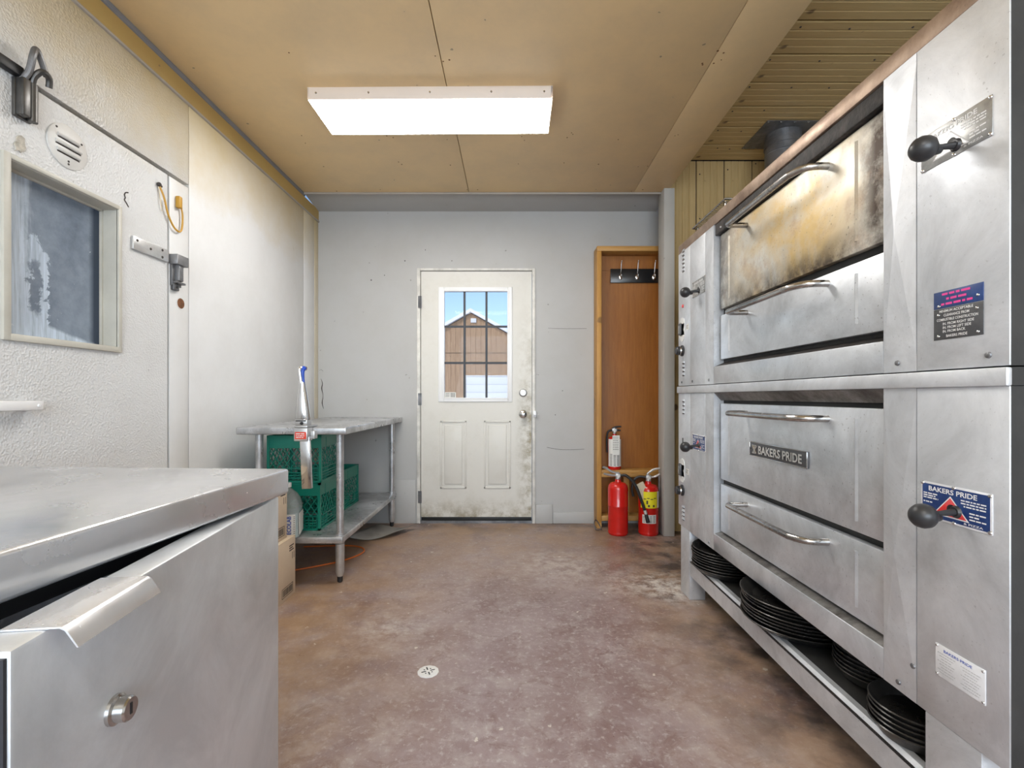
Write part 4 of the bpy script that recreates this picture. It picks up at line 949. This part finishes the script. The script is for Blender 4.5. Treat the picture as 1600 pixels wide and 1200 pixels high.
# fire extinguishers
def extinguisher(x, y, z, r, h, label, kind):
    e = thing('fire_extinguisher', label, 'extinguisher', (x, y, z), 0, 'fire extinguishers in and by the coat niche')
    rad = r
    prof = [(0, 0), (rad*.90, 0), (rad, .012), (rad, .02), (rad*.985, .024), (rad, .03), (rad, h*.55), (rad*1.008, h*.553), (rad, h*.557), (rad, h-.05), (rad*.93, h-.025), (rad*.72, h-.008), (rad*.32, h), (rad*.28, h+.018), (0, h+.018)]
    MB().lathe(prof, n=36).build('cylinder', 'ext_red', e, True)
    zt = h+.018
    vb = MB().lathe([(rad*.22, 0), (rad*.26, .006), (rad*.20, .022), (rad*.20, .05), (0, .05)], (0, 0, zt), n=16).box(-.02, .02, -.014, .014, zt+.018, zt+.046, .004).build('valve', 'aluminium', e, True)
    MB().lathe([(0, 0), (.013, 0), (.013, .008), (0, .009)], (0, -.014, zt+.028), (0, -1, 0), 16).build('gauge', 'gauge_white', vb, True)
    def patchc(name, a0, a1, za, zb, m, rr_=rad*1.012):
        mb = MB(); n_ = 14; V = []
        for zz in (za, zb):
            for i in range(n_+1):
                a = math.radians(a0+(a1-a0)*i/n_); V.append((rr_*math.cos(a), rr_*math.sin(a), zz))
        mb.faces(V, [(i, i+1, n_+2+i, n_+1+i) for i in range(n_)]); return mb.build(name, m, e, True)
    s = -1
    if kind != 'small':
        MB().tube([(.01, 0, zt+.050), (-.04, 0, zt+.055), (-.09, 0, zt+.085), (-.115, -.01, zt+.095)], [.006, .008, .009, .007], 10, 4).build('lever', 'aluminium', e, True) if kind == 'left' else MB().tube([(-.01, 0, zt+.050), (-.0, 0, zt+.062), (.04, 0, zt+.09), (.085, -.01, zt+.10)], [.006, .008, .009, .007], 10, 4).build('lever', 'aluminium', e, True)
        if kind == 'left':
            MB().tube([(.0, 0, zt+.03), (-.05, 0, zt+.03), (-.11, -.01, zt+.045)], [.007, .009, .007], 10, 4).build('handle', 'aluminium', e, True)
            hs = MB().tube([(.02, -.01, zt+.03), (.06, -.03, zt+.03), (.115, -.06, zt-.03), (.155, -.085, zt-.14), (.185, -.095, zt-.235)], .0115, 10, 6).build('hose', 'rubber', e, True)
            MB().lathe([(.0125, 0), (.0125, .03)], (.180, -.0935, zt-.215), (.25, -.08, -.9), n=12).build('hose_band', 'aluminium', hs, True)
            MB().lathe([(.012, 0), (.015, .07), (.011, .072)], (.186, -.0957, zt-.237), (.22, -.04, -.9), n=12).build('nozzle', 'black', hs, True)
            patchc('label', -25, 5, h*.44, h*.82, 'paper')
        else:
            MB().tube([(0, 0, zt+.03), (.05, 0, zt+.035), (.085, -.02, zt+.06)], [.007, .009, .007], 10, 4).build('handle', 'aluminium', e, True)
            MB().tube([(-.02, 0, zt+.03), (-.06, .015, zt+.032), (-.10, .02, zt+.01), (-.12, .02, zt-.06), (-.11, .02, zt-.12)], .010, 10, 5).build('hose', 'rubber', e, True)
            MB().box(.077, .086, -.012, .012, zt-.12, zt+.045, .003).build('hose_clip', 'galvanised', e, True)
            yl = patchc('yellow_label', -152, -52, h*.55, h*.87, 'ext_yellow'); patchc('label', -50, -25, h*.55, h*.87, 'paper'); wl_ = patchc('label', -140, -60, h*.25, h*.42, 'paper')
            pm = MB()
            for i in range(3):
                a = math.radians(-130+i*27); pm.box(-.007, .007, -.0006, 0, h*.575, h*.615, 0, 1, Matrix.Translation((rad*1.016*math.cos(a), rad*1.016*math.sin(a), 0)) @ Matrix.Rotation(a+PI/2, 4, 'Z'))
            for i in range(4):
                a = math.radians(-125+i*19); pm.box(-.010, .010, -.0006, 0, h*.72+.006*(i % 2), h*.735+.006*(i % 2), 0, 1, Matrix.Translation((rad*1.016*math.cos(a), rad*1.016*math.sin(a), 0)) @ Matrix.Rotation(a+PI/2, 4, 'Z'))
            a = math.radians(-112); pm.box(-.006, .006, -.0006, 0, h*.63, h*.70, 0, 1, Matrix.Translation((rad*1.016*math.cos(a), rad*1.016*math.sin(a), 0)) @ Matrix.Rotation(a+PI/2, 4, 'Z'))
            for i in range(5):
                for q in range(4):
                    a = math.radians(-130+q*19); pm.box(-.009, .009, -.0005, 0, h*.27+i*.011, h*.27+.004+i*.011, 0, 1, Matrix.Translation((rad*1.016*math.cos(a), rad*1.016*math.sin(a), 0)) @ Matrix.Rotation(a+PI/2, 4, 'Z'))
            tag(pm.build('label_print', 'print_dark', e, True), kind='stuff')
            tM = Matrix.Translation((-.05, -.055, zt-.06)) @ Matrix.Rotation(math.radians(-28), 4, 'Y')
            MB().box(-.038, .026, -.0006, .0006, -.065, .065, 0, 1, tM).build('inspection_tag', 'paper_cream', e, True)
    else:
        MB().tube([(-.02, 0, zt+.045), (.02, 0, zt+.058), (.055, -.005, zt+.060)], [.006, .008, .006], 10, 3).build('lever', 'black', e, True)
        MB().tube([(-.02, 0, zt+.03), (.02, 0, zt+.03), (.05, -.005, zt+.028)], [.006, .008, .006], 10, 3).build('handle', 'black', e, True)
        MB().tube([(-.015, 0, zt+.03), (-.05, 0, zt+.02), (-.062, 0, zt-.04), (-.058, 0, zt-.15)], .008, 10, 5).build('hose', 'rubber', e, True)
        patchc('label', -165, -20, h*.10, h*.92, 'paper')
        tg = MB().box(-.028, .030, -rad-.006, -rad-.005, h*.46, h+.01).build('inspection_tag', 'paper', e, True)
        dashes('fine_print', Matrix(((1, 0, 0, -.024), (0, 0, -1, -rad-.0065), (0, 1, 0, h*.5), (0, 0, 0, 1))), [(0, .03+.014*i, .045, .0035) for i in range(8)], 'print_dark', tg, 6, True)
        pm = MB()
        for i in range(9):
            for q in range(3):
                a = math.radians(-130+q*30); pm.box(-.010, .009, -.0005, 0, h*.13+i*.011, h*.13+.004+i*.011, 0, 1, Matrix.Translation((rad*1.017*math.cos(a), rad*1.017*math.sin(a), 0)) @ Matrix.Rotation(a+PI/2, 4, 'Z'))
        tag(pm.build('label_print', 'print_dark', e, True), kind='stuff')
extinguisher(.812, 3.63, 0, .076, .400, 'plain red fire extinguisher with black hose on the floor', 'left')
extinguisher(1.045, 3.63, 0, .076, .385, 'red fire extinguisher with yellow label on the floor beside the post', 'right')
extinguisher(.832, 3.848, .4625, .052, .268, 'small fire extinguisher with white label on the niche shelf', 'small')
tag(MB().tube([(.70, 3.72, .008), (.655, 3.70, .012), (.645, 3.72, .055), (.665, 3.75, .075), (.69, 3.74, .04), (.70, 3.70, .01)], .004, 8, 6).build('wire_loop', 'galvanised'), 'loop of grey wire on the floor at the niche corner', 'wire')

# yellow cord hanging on the cooler wall
Y = thing('hanging_cord', 'thin yellow cord hung from a hook beside the cooler door', 'cord', (XL, 2.2, 1.9))
MB().tube([(XL+.006, 2.155, 2.010), (XL+.014, 2.172, 1.965), (XL+.012, 2.20, 1.90), (XL+.012, 2.235, 1.855), (XL+.012, 2.272, 1.842), (XL+.012, 2.293, 1.865), (XL+.012, 2.297, 1.93), (XL+.010, 2.285, 1.985)], .0042, 8, 6).build('cord', 'cord_yellow', Y)
MB().tube([(XL+.006, 2.15, 2.005), (XL+.008, 2.158, 1.95), (XL+.006, 2.17, 1.90)], .002, 6, 4).build('string', 'paper_cream', Y)
MB().box(XL, XL+.022, 2.262, 2.286, 1.955, 2.012, .006).build('plug', 'cord_yellow', Y)
MB().sphere((XL+.008, 2.150, 2.014), .010, 12).sphere((XL+.006, 2.165, 2.012), .006, 10).build('hook', 'crack', Y)
# floor drain
Dn = thing('floor_drain', 'round white metal floor drain cover in the red floor', 'drain', (-.320, 1.807, 0))
dr = MB().lathe([(0, 0), (.041, 0), (.040, .003), (.037, .004), (0, .004)], n=12).build('cover', 'vent_white', Dn, True)
for i in range(4):
    a = i*PI/4+.4
    for s_ in (-1, 1): MB().box(.008, .026, -.0025, .0025, .0041, .0046, 0, 1, Matrix.Rotation(a+(PI if s_ > 0 else 0), 4, 'Z')).build('slot', 'black', dr, True) if i % 2 == 0 else MB().lathe([(.003, .0041), (.003, .0046), (0, .0046)], (s_*.017*math.cos(a), s_*.017*math.sin(a), 0), n=8).build('slot', 'black', dr, True)

# ================================================================== OUTSIDE
tag(MB().box(-40, 40, YB+.12, 80, -.25, -.12).build('ground', 'snow'), 'snow covered yard outside the door window', 'ground', kind='structure')
BN = thing('barn', 'brown timber barn with snowy gable roof and white garage door', 'building', (-2.5, 29, -.12))
px, pz, sl = -2.52, 6.16, .56
hw = 6.2; bw = .31
i = 0; x = px-hw
while x < px+hw-.01:
    x1 = min(x+bw, px+hw); za = pz-sl*abs(x-px); zb_ = pz-sl*abs(x1-px)
    g0, g1 = -2.86, 2.2
    zb0 = 2.30 if (x1 > g0+.1 and x < g1-.1) else -.12
    off = .012*(i % 2)
    MB().prism([(x+.006, 29+off, zb0), (x1-.006, 29+off, zb0), (x1-.006, 29+off, zb_), (x+.006, 29+off, za)], (0, .03, 0)).build('board', 'barn_board', BN)
    x = x1; i += 1
MB().box(px-hw, px+hw, 29.06, 40, -.12, 2.5).prism([(px-hw, 29.06, 2.5), (px+hw, 29.06, 2.5), (px+hw, 29.06, pz-sl*hw), (px, 29.06, pz), (px-hw, 29.06, pz-sl*hw)], (0, 11, 0)).build('barn_wall', 'barn_board', BN)
for s_ in (-1, 1):
    MB().prism([(px, 28.7, pz+.05), (px+s_*(hw+.5), 28.7, pz+.05-sl*(hw+.5)), (px+s_*(hw+.5), 28.7, pz+.27-sl*(hw+.5)), (px, 28.7, pz+.27)], (0, 11.6, 0)).build('roof_slope', 'snow', BN)
gd = MB()
for q in range(5): gd.box(-2.80, 2.14, 28.97, 29.02, -.12+q*.48, .35+q*.48, .006)
gd.build('garage_door', 'garage_white', BN)
MB().box(-2.90, 2.24, 28.95, 29.01, 2.285, 2.36).box(-2.92, -2.82, 28.95, 29.01, -.12, 2.285).build('door_trim', 'garage_white', BN)
MB().box(px+.0, px+.34, 28.9, 29.0, 5.58, 5.84, .01).build('gable_lamp', 'garage_white', BN)
MB().box(px-hw, px+hw, 28.985, 29.0, 3.72, 3.74).build('board_joint', 'crack', BN)
